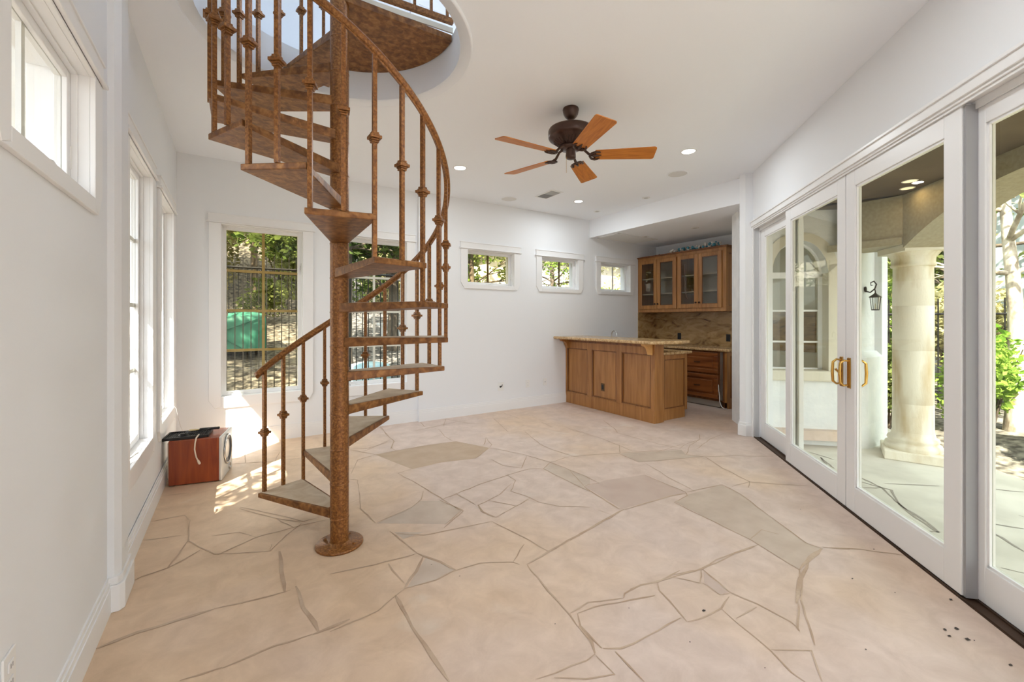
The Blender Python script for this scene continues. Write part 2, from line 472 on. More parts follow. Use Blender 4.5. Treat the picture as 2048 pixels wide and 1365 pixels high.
def crop(ox, oy, s, l):
    return [floor_pt(ox + x / s, oy + y / s) for x, y in l]
JO = []
def J(ox, oy, s, wd, *lines):
    for l in lines: JO.append((crop(ox, oy, s, l), wd))
J(660, 700, 3.9, 0.014,
  [(705,565),(735,600),(850,620),(890,675),(960,715)], [(900,540),(888,598)], [(900,540),(1000,560),(1110,578),(1200,572)],
  [(1275,535),(1390,645)], [(395,600),(440,665),(495,708),(482,770),(520,790)], [(145,780),(250,800),(355,820)],
  [(355,820),(215,860),(165,970)], [(640,932),(530,965),(665,1040),(855,1150),(1010,1255)], [(985,1125),(1135,1210)],
  [(855,1178),(1130,1065),(1380,980),(1560,930),(1665,930)], [(1380,980),(1445,1020),(1415,1105),(1560,1155),(1630,1190),(1800,1225),(2028,1228)],
  [(1415,1045),(1325,1130),(1155,1215),(1180,1265),(1290,1308)], [(1240,1178),(1450,1220)], [(1560,1160),(1400,1250),(1290,1310)],
  [(1245,765),(1520,820),(1720,880),(2028,1000)], [(1255,855),(1350,905),(1495,925),(1535,830)], [(1130,850),(1245,765)],
  [(1205,745),(1215,685),(1260,740),(1245,765)], [(1520,640),(1640,740),(1720,775),(1890,830)], [(1720,880),(1665,930),(1900,1050),(2028,1110)],
  [(1720,880),(1870,835)], [(730,1105),(710,1170),(640,1230),(365,1350)], [(150,1010),(218,1016),(225,1100),(240,1240),(300,1300),(355,1350)],
  [(855,1180),(1035,1250),(900,1365)], [(355,820),(700,755),(985,715)], [(1330,485),(1480,540)], [(1640,560),(1740,608)], [(1830,605),(2028,660)],
  [(250,800),(470,705)], [(640,640),(1000,560)], [(150,1200),(240,1165)])
J(1140, 800, 3.593, 0.014,
  [(0,215),(230,280),(355,330),(455,375)], [(355,325),(358,385),(180,395),(0,412)], [(358,385),(600,368),(800,356)],
  [(240,150),(330,215),(340,240),(600,310),(790,350)], [(930,250),(935,285),(830,320),(790,352)], [(935,285),(860,330),(835,395),(970,410),(1200,404),(1460,408)],
  [(540,455),(700,555),(890,655)], [(970,410),(1100,495),(1290,590),(1285,635)], [(75,535),(210,600),(130,610),(100,625)],
  [(530,540),(830,665),(840,690),(750,740)], [(840,665),(1090,612),(1230,680),(1380,800),(1700,1030),(1815,1072)],
  [(750,740),(1050,885),(1300,1010),(1650,1225)], [(1290,1005),(1375,935),(1500,970)], [(1815,1062),(2012,1078)],
  [(1160,625),(1290,592),(1500,608),(1730,622)], [(1650,1225),(1658,1365)],
  [(1350,1042),(1190,1100),(1050,1150),(945,1215),(700,1290),(600,1310),(430,1362)], [(0,510),(100,620)], [(200,795),(305,830)], [(340,385),(490,450),(560,445),(960,410)])
J(1140, 800, 3.593, 0.022, [(100,625),(350,785),(390,790),(270,850),(0,1015)], [(390,790),(720,695),(840,672)], [(1815,1075),(1720,1130),(1650,1225)])
J(660, 980, 2.926, 0.014,
  [(940,185),(1130,280),(1275,360)], [(1150,440),(1400,735),(1450,800)], [(1400,730),(1510,660),(1720,637)],
  [(1720,635),(1725,610),(1820,560),(1920,540),(2048,475)], [(1920,545),(1930,590),(2048,720)], [(1445,725),(1550,690),(1900,620)],
  [(1450,730),(1460,800),(1590,930)], [(1600,935),(1700,930),(1850,870),(2048,750)], [(1545,960),(1500,1000),(1320,1070),(1200,1110)],
  [(1565,970),(1660,1080),(1500,1110),(1310,1095)], [(1670,950),(1840,1126)], [(1110,440),(1070,425),(880,432),(730,475)], [(1135,320),(1070,425)],
  [(0,495),(260,440),(510,375)], [(340,435),(435,545)], [(375,630),(280,710),(0,835)], [(640,60),(780,125),(665,225)],
  [(390,258),(550,268),(950,185)], [(350,245),(420,300),(510,372)], [(440,580),(620,530),(735,470)], [(870,90),(900,130),(970,165)])
J(660, 980, 2.926, 0.026, [(1700,130),(1500,240),(1275,365),(1150,440)], [(380,620),(510,850),(700,1126)], [(1450,800),(1530,890),(1555,960)],
  [(545,395),(505,480),(435,580)], [(510,372),(550,392),(640,425),(735,470)], [(435,580),(375,628)])
J(1340, 980, 2.893, 0.014,
  [(885,335),(1100,345),(1370,382)], [(740,660),(738,800),(752,822)], [(760,490),(765,600),(755,640),(800,780),(840,905)],
  [(185,460),(340,590),(500,660),(700,765),(740,800)], [(185,460),(380,370),(500,320)], [(0,498),(185,460)], [(185,465),(170,540),(0,505)],
  [(195,540),(290,610),(345,600)], [(345,620),(300,690),(180,745),(100,765)], [(300,690),(380,765),(580,930),(700,1060),(782,1114)],
  [(580,930),(820,932),(850,1020),(887,1114)], [(100,765),(0,650)], [(380,745),(500,680)])
J(1340, 980, 2.893, 0.030, [(880,345),(820,395),(770,480),(750,560),(735,660)])
J(0, 980, 2.926, 0.014,
  [(765,545),(830,512),(980,460),(1090,315),(1110,290)], [(980,460),(1180,352)], [(1110,180),(1100,300),(1250,380),(1580,362),(1640,302)],
  [(870,190),(1080,150),(1110,180)], [(820,300),(1060,270)], [(1270,385),(1500,280),(1760,210),(1930,172)], [(1590,320),(1580,362)],
  [(1640,302),(1760,200)], [(1400,110),(1500,140),(1620,170),(1760,190)], [(1620,170),(1720,225)], [(1500,280),(1400,250),(1240,270)],
  [(1300,1040),(1600,920),(1830,845)], [(940,40),(1110,20)], [(1050,1126),(1180,1085),(1300,1040)])
J(0, 980, 2.926, 0.034, [(555,935),(800,840),(1250,700)], [(1640,360),(1650,480),(1668,600)], [(1735,565),(1780,690),(1870,830)], [(1830,845),(2048,762)])
J(0, 980, 2.926, 0.018, [(1250,700),(1480,650),(1700,590)])
J(320, 780, 6.827, 0.014, [(1150,745),(1165,1000)], [(900,1020),(1165,1000),(1500,985),(2048,920)], [(1560,990),(1640,850)])
J(480, 840, 4.55, 0.014, [(1270,65),(1400,200),(1370,270)], [(990,270),(1160,260),(1370,200)], [(590,930),(360,870)], [(0,795),(450,890),(570,930),(720,890)])
J(1060, 690, 3.25, 0.012, [(1080,680),(1180,610),(1260,580)], [(820,700),(1010,640)])
STN = [
 (1, 660, 700, 3.9, [(355,820),(700,755),(985,715),(1240,765),(1130,850),(870,880),(640,932),(530,890)]),
 (2, 660, 700, 3.9, [(700,1180),(860,1180),(1030,1255),(900,1362),(365,1355),(640,1230)]),
 (2, 660, 700, 3.9, [(1720,885),(2028,1002),(2028,1108),(1900,1050),(1668,930)]),
 (2, 1140, 800, 3.593, [(360,388),(800,362),(835,398),(960,410),(560,445),(490,450)]),
 (3, 1140, 800, 3.593, [(105,625),(260,580),(530,540),(830,668),(700,698),(560,735),(375,785)]),
 (2, 1140, 800, 3.593, [(840,685),(1090,615),(1230,685),(1380,802),(1700,1035),(1815,1075),(1720,1130),(1650,1222),(1300,1008),(1050,883),(760,738)]),
 (2, 660, 980, 2.926, [(560,400),(735,468),(620,528),(448,578),(510,480)]),
 (2, 660, 980, 2.926, [(375,250),(550,250),(430,290)]),
 (3, 1340, 980, 2.893, [(195,475),(340,595),(290,608),(198,538)]),
]
for i, (mi, ox, oy, s, l) in enumerate(STN):
    p = crop(ox, oy, s, l)
    a = sum(p[k][0] * p[(k + 1) % len(p)][1] - p[(k + 1) % len(p)][0] * p[k][1] for k in range(len(p)))
    if a < 0: p = p[::-1]
    fm.cur = mi
    fm.add([(x, y, 0.0006 + i * 0.00005) for x, y in p], [tuple(range(len(p)))])
fm.cur = 4
for i, (p, wd) in enumerate(JO):
    ribbon(fm, p, wd * 0.62, 0.0016 + (i % 7) * 0.00004, i)
fm.cur = 5
rnd = random.Random(5)
for x, y, r in [(1890,1261,.012),(1902,1201,.012),(1912,1258,.016),(1935,1280,.018),(1899,1274,.010),(1949,1283,.006),(1705,1159,.010),(1790,1187,.006),(1408,1223,.014),
                (1732,1301,.006),(2021,1332,.010),(1748,1100,.008),(1110,1250,.006),(919,1154,.006),(1258,1218,.005),(863,1131,.005),(1380,1286,.006),(1530,1338,.005),(1601,1020,.006)]:
    X, Y = floor_pt(x, y)
    a0 = rnd.random() * 6
    fm.add([(X + r * (0.35 + 0.65 * rnd.random()) * math.cos(a0 + k * PI / 4), Y + 0.7 * r * (0.35 + 0.65 * rnd.random()) * math.sin(a0 + k * PI / 4), 0.003) for k in range(8)], [tuple(range(8))])
struct('floor', fm, [M['floor'], M['stone_brown'], M['stone_grey'], M['stone_pink'], M['grout'], M['dirt']])

# ---- walls (white plaster)
TH = 0.18
wl = wall_mesh(8.2, -0.1, ZC + 0.1, TH, [(3.15 + 2.5 - 0.06, 3.85 + 2.5 + 0.06, 0.515, 2.41), (4.37 + 2.5 - 0.06, 5.07 + 2.5 + 0.06, 0.515, 2.41), (1.67 + 2.5 - 0.06, 2.37 + 2.5 + 0.06, 1.848, 2.392)])
struct('wall_left', wl, M['wall'], loc=(XL, -2.5, 0), rotz=PI / 2)
wb = wall_mesh(2.62, -0.1, ZC + 0.1, TH, [(-0.078 + 0.56 - 0.06, 0.62 + 0.56 + 0.06, 0.515, 2.41), (1.165 + 0.56 - 0.06, 1.865 + 0.56 + 0.06, 0.515, 2.41)])
struct('wall_back', wb, M['wall'], loc=(-0.56, YB, 0))
HB = [(2.83, 3.53), (4.15, 4.83), (5.44, 6.10)]
wb = wall_mesh(5.06, -0.1, ZC + 0.1, TH + 0.055, [(a - 2.06 - 0.06, b - 2.06 + 0.06, 1.848, 2.392) for a, b in HB])
struct('wall_back.001', wb, M['wall'], loc=(2.06, YB2, 0))
struct('wall_right', MB().box(XN, XN + 0.2, 2.0, YB2 + 0.05, -0.1, ZC + 0.1), M['wall'])
# wall over the sliding doors, with its pillar
CL = 4.42
wc = wall_mesh(CL, -0.1, ZC + 0.1, 0.20, [(0.03, 4.09, -0.2, 2.445)])
struct('wall_door_side', wc, M['wall'], loc=CO, rotz=CROT)
# pillar between nook and doors
pm = MB()
pm.prism([(5.075, 2.66), (5.02, 2.715), (5.02, 2.785), (5.14, 2.85), (5.46, 3.03), (5.60, 2.90), (5.30, 2.60), (5.20, 2.52)], -0.05, ZC + 0.05)
struct('wall_pillar', pm, M['wall'])
pm = MB()
pm.prism([(5.085, 2.645), (5.00, 2.70), (4.998, 2.795), (5.125, 2.866), (5.2, 2.88), (5.2, 2.6)], 0, 0.135)
pm.prism([(5.085, 2.655), (5.01, 2.71), (5.008, 2.79), (5.13, 2.858), (5.2, 2.87), (5.2, 2.6)], 0.135, 0.16)
struct('baseboard_pillar', pm, M['trim'], 0.006)
# walls behind the camera, unseen; their wide openings are added to let daylight fill the room
wn = wall_mesh(2.75, -0.1, ZC + 0.1, 0.2, [(0.3, 2.35, 0.02, 2.45)])
struct('wall_near', wn, M['wall'], loc=(2.15, -2.45, 0), rotz=PI)
ws = wall_mesh(2.1, -0.1, ZC + 0.1, 0.2, [(0.25, 1.75, 0.02, 2.45)])
struct('wall_near_side', ws, M['wall'], loc=(2.0, -0.40, 0), rotz=-PI / 2)

# ---- ceiling with the round stairwell
cm = MB()
R_W = 0.73
N = 64
def ceil_layer(z, up):
    ring = [(CX + R_W * math.cos(2 * PI * k / N), CY + R_W * math.sin(2 * PI * k / N)) for k in range(N)]
    H = 0.9
    sq = []
    for k in range(N):
        a = 2 * PI * k / N; c_, s_ = math.cos(a), math.sin(a); m_ = H / max(abs(c_), abs(s_))
        sq.append((CX + c_ * m_, CY + s_ * m_))
    fs = [(k, (k + 1) % N, N + (k + 1) % N, N + k) for k in range(N)]
    if up: fs = [f[::-1] for f in fs]
    cm.add([(x, y, z) for x, y in ring + sq], fs)
    P = [[(-0.7, -2.65), (CX - H, -2.65), (CX - H, 5.7), (-0.7, 5.7)],
         [(CX - H, -2.65), (CX + H, -2.65), (CX + H, CY - H), (CX - H, CY - H)],
         [(CX - H, CY + H), (CX + H, CY + H), (CX + H, 5.7), (CX - H, 5.7)],
         [(CX + H, -2.65), (2.35, -2.65), (2.35, -0.45), (5.30, 2.50), (5.42, 2.85), (6.2, 2.05), (7.1, 2.05), (7.1, 5.7), (CX + H, 5.7)]]
    for p in P:
        f = tuple(range(len(p)))
        cm.add([(x, y, z) for x, y in p], [f if up else f[::-1]])
ceil_layer(ZC, False)
ceil_layer(3.34, True)
cm.add([(CX + R_W * math.cos(2 * PI * k / N), CY + R_W * math.sin(2 * PI * k / N), z) for z in (ZC, 3.34) for k in range(N)],
       [(k, N + k, N + (k + 1) % N, (k + 1) % N) for k in range(N)], True)
struct('ceiling', cm, M['ceil'])
rm = MB()
prof = [(0.732, ZC + 0.002), (0.732, ZC - 0.004), (0.785, ZC - 0.004), (0.795, ZC - 0.018), (0.805, ZC - 0.018), (0.808, ZC + 0.002)]
rm.lathe(prof, 72, (CX, CY), caps=False)
struct('trim_1', rm, M['ceil'], label='thin round plaster rim around the stairwell opening')
# dropped ceiling of the bar nook
sm_ = MB()
sm_.prism([(5.137, 2.78), (5.137, YB2 + 0.01), (XN + 0.01, YB2 + 0.01), (XN + 0.01, 2.1), (6.2, 2.1), (5.42, 2.84)], ZS, ZC + 0.01)
struct('ceiling.001', sm_, M['ceil'])

# ---- baseboards
def baseboard(name, a, b, nx, ny, h=0.16):
    """along a->b, (nx,ny) = direction into the room"""
    mb = MB()
    ax, ay = a; bx, by = b
    def strip(t, z0, z1):
        mb.prism([(ax, ay), (bx, by), (bx + nx * t, by + ny * t), (ax + nx * t, ay + ny * t)], z0, z1)
    strip(0.016, 0, h - 0.045); strip(0.012, h - 0.045, h - 0.02); strip(0.007, h - 0.02, h)
    return struct(name, mb, M['trim'])
baseboard('baseboard_left', (XL, -2.4), (XL, 2.70), 1, 0)
baseboard('baseboard_left.001', (XL + 0.004, 2.92), (XL + 0.004, YB), 1, 0)
baseboard('baseboard_back', (XL, YB), (2.06, YB), 0, -1)
baseboard('baseboard_back.001', (2.06, YB2), (4.60, YB2), 0, -1)
# pilaster on the left wall
pm = MB(); pm.prism([(XL, 2.70), (XL + 0.025, 2.70), (XL + 0.045, 2.735), (XL + 0.045, 2.885), (XL + 0.03, 2.92), (XL, 2.92)], 0.0, ZC)
struct('wall_pilaster', pm, M['wall'])
pm = MB()
pm.prism([(XL, 2.685), (XL + 0.045, 2.685), (XL + 0.062, 2.71), (XL + 0.062, 2.935), (XL, 2.935)], 0, 0.125)
pm.prism([(XL, 2.692), (XL + 0.038, 2.692), (XL + 0.052, 2.72), (XL + 0.052, 2.928), (XL, 2.928)], 0.125, 0.16)
struct('baseboard_pilaster', pm, M['trim'], 0.004)

# ---- windows (local: x along the wall to the viewer's right, y outward, z up)
def window(n, loc, rotz, g0, g1, z0, z1, vbars, hbars, bar, gl, label, recess=0.10, wall_th=0.18, crank=False, tall=False):
    w = structE('window_%d' % n, loc, rotz, label)
    ca = 0.155
    o0, o1 = g0 - ca, g1 + ca; zb = z0 - (0.165 if tall else 0.105)
    i0, i1, iz0, iz1 = g0 - 0.045, g1 + 0.045, z0 - 0.045, z1 + 0.04
    zt = iz1 + 0.012
    mb = MB()
    t = 0.018
    # casing, lower corners cut away
    ch = 0.055
    mb.prism_y([(o0, zt), (i0, zt), (i0, zb + 0.02), (o0 + ch, zb), (o0, zb + ch * 1.6)][::-1], -t, 0)
    mb.prism_y([(o1, zt), (o1, zb + ch * 1.6), (o1 - ch, zb), (i1, zb + 0.02), (i1, zt)][::-1], -t, 0)
    mb.prism_y([(o0 + ch, zb), (o1 - ch, zb), (i1, zb + 0.02), (i1, iz0), (i0, iz0), (i0, zb + 0.02)], -t, 0)
    mb.box(i0, i1, -t, 0, iz1, zt)
    obj('casing', mb, M['trim'], w, 0.003)
    mb = MB()
    mb.box(o0 - 0.004, o1 + 0.004, -t - 0.003, 0, zt, zt + 0.095)
    mb.box(o0 - 0.022, o1 + 0.022, -t - 0.016, 0, zt, zt + 0.016)
    mb.box(o0 - 0.012, o1 + 0.012, -t - 0.010, 0, zt + 0.088, zt + 0.098)
    obj('head_board', mb, M['trim'], w, 0.002)
    # jamb lining
    mb = MB(); th = wall_th
    mb.box(i0 - 0.02, i0, 0, th, iz0 - 0.02, iz1 + 0.02); mb.box(i1, i1 + 0.02, 0, th, iz0 - 0.02, iz1 + 0.02)
    mb.box(i0, i1, 0, th, iz0 - 0.02, iz0); mb.box(i0, i1, 0, th, iz1, iz1 + 0.02)
    mb.box(i1 - 0.008, i1, 0.035, 0.055, iz0, iz1); mb.box(i0, i0 + 0.008, 0.035, 0.055, iz0, iz1); mb.box(i0, i1, 0.035, 0.055, iz1 - 0.008, iz1)
    obj('jamb', mb, M['trim'], w, 0.002)
    # sash
    mb = MB(); y0, y1 = recess - 0.015, recess + 0.025
    mb.box(i0, g0, y0, y1, iz0, iz1); mb.box(g1, i1, y0, y1, iz0, iz1); mb.box(g0, g1, y0, y1, iz0, z0); mb.box(g0, g1, y0, y1, z1, iz1)
    obj('sash', mb, M['trim'], w, 0.003)
    mb = MB()
    bw = 0.014
    for x in vbars: mb.box(x - bw, x + bw, recess + 0.005, recess + 0.018, z0, z1)
    for z in hbars: mb.box(g0, g1, recess + 0.0045, recess + 0.0185, z - bw, z + bw)
    if vbars: obj('muntin', mb, bar, w)
    obj('pane', MB().box(g0, g1, recess, recess + 0.004, z0, z1), gl, w)
    if crank:
        mb = MB(); cx = (g0 + g1) / 2
        mb.box(cx - 0.05, cx + 0.05, recess - 0.04, recess - 0.012, iz0, iz0 + 0.016)
        mb.tube([(cx - 0.03, recess - 0.05, iz0 + 0.015), (cx + 0.02, recess - 0.055, iz0 + 0.03), (cx + 0.06, recess - 0.055, iz0 + 0.022)], 0.006, 6)
        obj('crank_handle', mb, M['white_plastic'], w)
        mb = MB(); mb.box(i1 - 0.012, i1, 0.055, recess - 0.02, z0 + 0.06, z0 + 0.15); mb.tube([(i1 - 0.014, 0.07, z0 + 0.08), (i1 - 0.022, 0.065, z0 + 0.13)], 0.005, 6)
        obj('latch', mb, M['white_plastic'], w)
    if tall:
        mb = MB(); mb.box(i1 - 0.012, i1, 0.055, 0.075, 1.93, 2.03); mb.box(i1 - 0.018, i1 - 0.004, 0.060, 0.070, 1.95, 2.0)
        obj('latch', mb, M['steel'], w)
        mb = MB(); cx = g0 + 0.1
        mb.box(cx - 0.05, cx + 0.06, recess - 0.05, recess - 0.015, iz0, iz0 + 0.018)
        mb.tube([(cx, recess - 0.05, iz0 + 0.02), (cx + 0.06, recess - 0.075, iz0 + 0.035), (cx + 0.12, recess - 0.08, iz0 + 0.03)], 0.006, 6)
        obj('crank_handle', mb, M['white_plastic'], w)
    return w
HBARS = [1.026, 1.466, 1.906]
window(1, (0, YB, 0), 0, -0.078, 0.62, 0.585, 2.347, [0.272], HBARS, M['muntin_tan'], M['glass_gold'], 'tall window left of the stair pole showing a green tarp', tall=True)
window(2, (0, YB, 0), 0, 1.165, 1.865, 0.585, 2.347, [1.515], HBARS, M['trim'], M['glass_clear'], 'tall window behind the stair treads', tall=True)
labs = ['small high window nearest the stair', 'middle small high window on the back wall', 'small high window beside the wall cabinet']
for i, (a, b) in enumerate(HB):
    mx = (a + b) / 2 + (0.0, 0.06, 0.04)[i]
    window(3 + i, (0, YB2, 0), 0, a, b, 1.915, 2.325, [mx], [], M['muntin_dark'] if i < 2 else M['trim'],
           M['glass_clear'] if i else M['glass_gold'], labs[i], crank=True, wall_th=0.235)
window(6, (XL, 0, 0), PI / 2, 1.67, 2.37, 1.915, 2.325, [2.02], [], M['trim'], M['glass_clear'], 'small high window on the near left wall', recess=0.07, crank=True)
window(7, (XL, 0, 0), PI / 2, 3.15, 3.85, 0.585, 2.325, [3.5], HBARS, M['trim'], M['glass_clear'], 'tall left-wall window just beyond the pilaster', recess=0.07, tall=True)
window(8, (XL, 0, 0), PI / 2, 4.37, 5.07, 0.585, 2.325, [], [], M['trim'], M['glass_clear'], 'tall left-wall window nearest the back corner', recess=0.07, tall=True)

# ---- sliding doors (local: x = s along the wall from the pillar, y = outward)
def door(n, s0, s1, y0, y1, label, handle=None, stile=0.11):
    d = structE('door_%d' % n, CO, CROT, label)
    z0, z1 = 0.012, 2.43
    a, b = s0 + stile * 1.0, s1 - stile * 1.0
    mb = MB()
    mb.box(s0, a, y0, y1, z0, z1); mb.box(b, s1, y0, y1, z0, z1)
    mb.box(a, b, y0, y1, z0, 0.19); mb.box(a, b, y0, y1, 2.305, z1)
    obj('frame', mb, M['trim'], d, 0.003)
    mb = MB(); ym = (y0 + y1) / 2; t = 0.012
    for (p, q, r, s_) in ((a, a + t, 0.19, 2.305), (b - t, b, 0.19, 2.305)):
        mb.box(p, q, y0 + 0.008, y1 - 0.008, r, s_)
    mb.box(a, b, y0 + 0.008, y1 - 0.008, 0.19, 0.19 + t); mb.box(a, b, y0 + 0.008, y1 - 0.008, 2.305 - t, 2.305)
    obj('glazing_bead', mb, M['trim'], d)
    obj('pane', MB().box(a + t, b - t, ym - 0.002, ym + 0.002, 0.19 + t, 2.305 - t), M['glass_door'], d)
    if handle:
        for side, (yy, sg) in enumerate(((y0, -1), (y1, 1))):
            if handle == 'plate':
                hs = s0 + 0.045
            else:
                hs = s1 - 0.045
            mb = MB()
            mb.prism_x([(yy, 0.875), (yy + sg * 0.006, 0.88), (yy + sg * 0.006, 1.09), (yy, 1.095)], hs - 0.019, hs + 0.019)
            mb.tube([(hs, yy + sg * 0.002, 1.07), (hs, yy + sg * 0.035, 1.075), (hs, yy + sg * 0.058, 1.055), (hs, yy + sg * 0.062, 0.985), (hs, yy + sg * 0.058, 0.915), (hs, yy + sg * 0.035, 0.895), (hs, yy + sg * 0.002, 0.90)],
                    [0.007, 0.0075, 0.009, 0.010, 0.009, 0.0075, 0.007], 10)
            h = obj('handle', mb, M['brass'], d)
            if side == 0 and handle == 'pull':
                obj('thumb_turn', MB().tube([(hs, yy - 0.004, 0.975), (hs, yy - 0.022, 0.98), (hs, yy - 0.042, 1.005)], [0.010, 0.006, 0.009], 8), M['brass'], h)
    return d
door(1, 0.055, 1.03, 0.070, 0.110, 'narrow-looking far glass door leaf beside the white pillar')
door(2, 0.885, 1.925, 0.012, 0.056, 'glass sliding door leaf with a brass thumb-turn pull', 'pull')
door(3, 1.935, 2.955, 0.012, 0.056, 'glass sliding door leaf through which the stone column shows', 'plate')
door(4, 2.90, 4.00, 0.070, 0.110, 'nearest glass sliding door leaf at the right edge')
mb = MB()
mb.box(0.005, 4.10, -0.022, 0.0, 2.445, 2.50); mb.box(0.0, 4.11, -0.032, 0.0, 2.495, 2.512)
mb.box(0.0, 4.10, -0.010, 0.16, 2.43, 2.452)
mb.box(0.03, 4.09, 0.0, 0.008, 2.415, 2.43); mb.box(0.03, 4.09, 0.058, 0.066, 2.39, 2.43); mb.box(0.03, 4.09, 0.114, 0.16, 2.36, 2.43)
struct('trim_2', mb, M['trim'], 0.002, CO, CROT, 'white head trim above the sliding doors')
mb = MB(); mb.box(0.0, 0.03, -0.012, 0.16, 0, 2.44); mb.box(0.03, 0.042, 0.058, 0.16, 0, 2.43); mb.box(-0.045, 0.0, -0.006, 0.0, 0.16, 2.44)
mb.box(4.09, 4.13, -0.012, 0.16, 0, 2.44)
struct('trim_3', mb, M['trim'], 0.002, CO, CROT, 'white side jambs of the sliding door opening')
mb = MB(); mb.box(2.957, 2.972, 0.02, 0.068, 0.012, 2.415); mb.box(1.927, 1.934, 0.018, 0.05, 0.012, 2.42)
struct('trim_4', mb, M['rubber'], 0, CO, CROT, 'grey weather strips on the door stiles')
mb = MB(); mb.box(0.03, 4.09, 0.0, 0.20, -0.05, 0.004); mb.box(0.03, 4.09, 0.060, 0.067, 0.0, 0.012); mb.box(0.03, 4.09, 0.112, 0.119, 0.0, 0.014); mb.box(0.03, 4.09, 0.004, 0.010, 0.0, 0.010)
struct('trim_5', mb, M['dark_floor_track'], 0, CO, CROT, 'dark brown floor track of the sliding doors')

# ================================================================== SPIRAL STAIR
RO = 0.662; A0 = 128.0; ST = 26.81; WD = 27.6; Z1 = 0.2234; RS = 0.20725; NT = 15
stair = thing('spiral_staircase', 'rust-brown steel spiral staircase rising from the flagstone floor into a round ceiling opening', 'staircase', (CX, CY, 0))
mb = MB(); mb.lathe([(0.0535, 0.0), (0.0535, 4.45)], 32)
pole = obj('center_pole', mb, M['rust'], stair)
mb = MB(); mb.lathe([(0.134, 0.0), (0.137, 0.004), (0.137, 0.012), (0.133, 0.016), (0.066, 0.017), (0.060, 0.026), (0.0545, 0.028)], 40)
for k in range(4):
    a = PI / 4 + k * PI / 2
    mb.lathe([(0.010, 0.016), (0.010, 0.022), (0.005, 0.024)], 8, (0.1 * math.cos(a), 0.1 * math.sin(a)))
obj('base_plate', mb, M['rust'], stair)
def pol(r, deg): return (r * math.cos(math.radians(deg)), r * math.sin(math.radians(deg)))
def tread_pts(lead, inset=0.0):
    tr = lead - WD; mid = (lead + tr) / 2
    a = pol(RO - inset, lead - math.degrees(inset / RO) * 1.0); b = pol(RO - inset, tr + math.degrees(inset / RO) * 1.0)
    mx, my = pol(1, mid); px, py = -my, mx          # towards lead side
    w_ = 0.046 - inset * 0.6
    r_in = 0.03 if not inset else 0.058
    c = (mx * r_in + px * w_, my * r_in + py * w_); d = (mx * r_in - px * w_, my * r_in - py * w_)
    return [c, a, b, d]
for k in range(NT):
    lead = A0 - ST * k; zt = Z1 + RS * k
    P = tread_pts(lead)
    zb = [zt - 0.056, zt - 0.030, zt - 0.030, zt - 0.056]
    mb = MB()
    vs = [(p[0], p[1], zt) for p in P] + [(P[i][0], P[i][1], zb[i]) for i in range(4)]
    mb.add(vs, [(0, 3, 2, 1), (4, 5, 6, 7), (0, 1, 5, 4), (1, 2, 6, 5), (2, 3, 7, 6), (3, 0, 4, 7)])
    t = obj('tread', mb, M['rust_plate'], stair, 0.004)
    Q = tread_pts(lead, 0.014)
    mb = MB(); mb.prism(Q, zt - 0.004, zt + 0.0015)
    obj('stone_infill', mb, M['treadtop'], t)
    # weld collar under the tread where it meets the pole
    mb = MB(); mb.lathe([(0.0538, zt - 0.061), (0.0555, zt - 0.058), (0.0555, zt - 0.053), (0.0538, zt - 0.050)], 24)
    obj('weld_collar', mb, M['rust'], t)
# landing plate at the top: quarter disc
ZP = 3.285
mb = MB()
arc = [pol(0.722, 88 - i * 92.5 / 28) for i in range(29)]
mb.prism([pol(0.03, 180)] + [pol(0.05, 100)] + arc + [pol(0.05, -95)], ZP, ZP + 0.045)
land = obj('landing_plate', mb, M['rust_plate'], stair, 0.004)
obj('stone_infill', MB().prism([pol(0.06, 60)] + [pol(0.70, 86 - i * 88 / 20) for i in range(21)] + [pol(0.06, 10)], ZP + 0.041, ZP + 0.049), M['treadtop'], land)
mb = MB()
e0 = Vector((*pol(0.06, -4.4), 0)); e1 = Vector((*pol(0.725, -4.4), 0)); nrm = Vector((math.sin(math.radians(-4.4)), -math.cos(math.radians(-4.4)), 0))
# stair path helpers
def zrail(deg): return Z1 + 0.795 + (A0 - deg) / ST * RS
# balusters
AB = [124.9, 113.1, 101, 88.1, 75.3, 62.5, 49.4, 36.2, 24.1, 11.8, -2.0, -16.0, -31.5, -46, -61.0, -73.7, -86.8, -99.5, -112.2, -125.2, -138.2, -151, -164]
while AB[-1] > A0 - ST * NT + 8: AB.append(AB[-1] - 13.4)
RB = 0.645
def bar_square(mb, x, y, rot, hw, z0, z1):
    c_, s_ = math.cos(rot), math.sin(rot)
    mb.prism([(x + c_ * a - s_ * b, y + s_ * a + c_ * b) for a, b in ((-hw, -hw), (hw, -hw), (hw, hw), (-hw, hw))], z0, z1)
for a in AB:
    kf = (A0 - a) / ST
    k = int(math.floor(kf))
    fr = kf - k
    if (fr < 0.14 and k > 0): k -= 1
    k = min(k, NT - 1)
    zb = Z1 + RS * k
    r_ = RB
    x, y = pol(r_, a)
    rot = math.radians(a)
    zt_ = zrail(a) - 0.012
    mb = MB(); bar_square(mb, x, y, rot, 0.0100, zb - 0.002, zt_)
    b = obj('baluster', mb, M['rust'], stair)
    zk = Z1 + 0.370 + (A0 - a) / ST * RS
    mb = MB()
    for hw, z0, z1 in ((0.017, -0.026, -0.017), (0.020, -0.016, -0.008), (0.0285, -0.0075, 0.0075), (0.020, 0.008, 0.016), (0.017, 0.017, 0.026)):
        bar_square(mb, x, y, rot, hw, zk + z0, zk + z1)
    obj('knuckle', mb, M['rust'], b, 0.002)
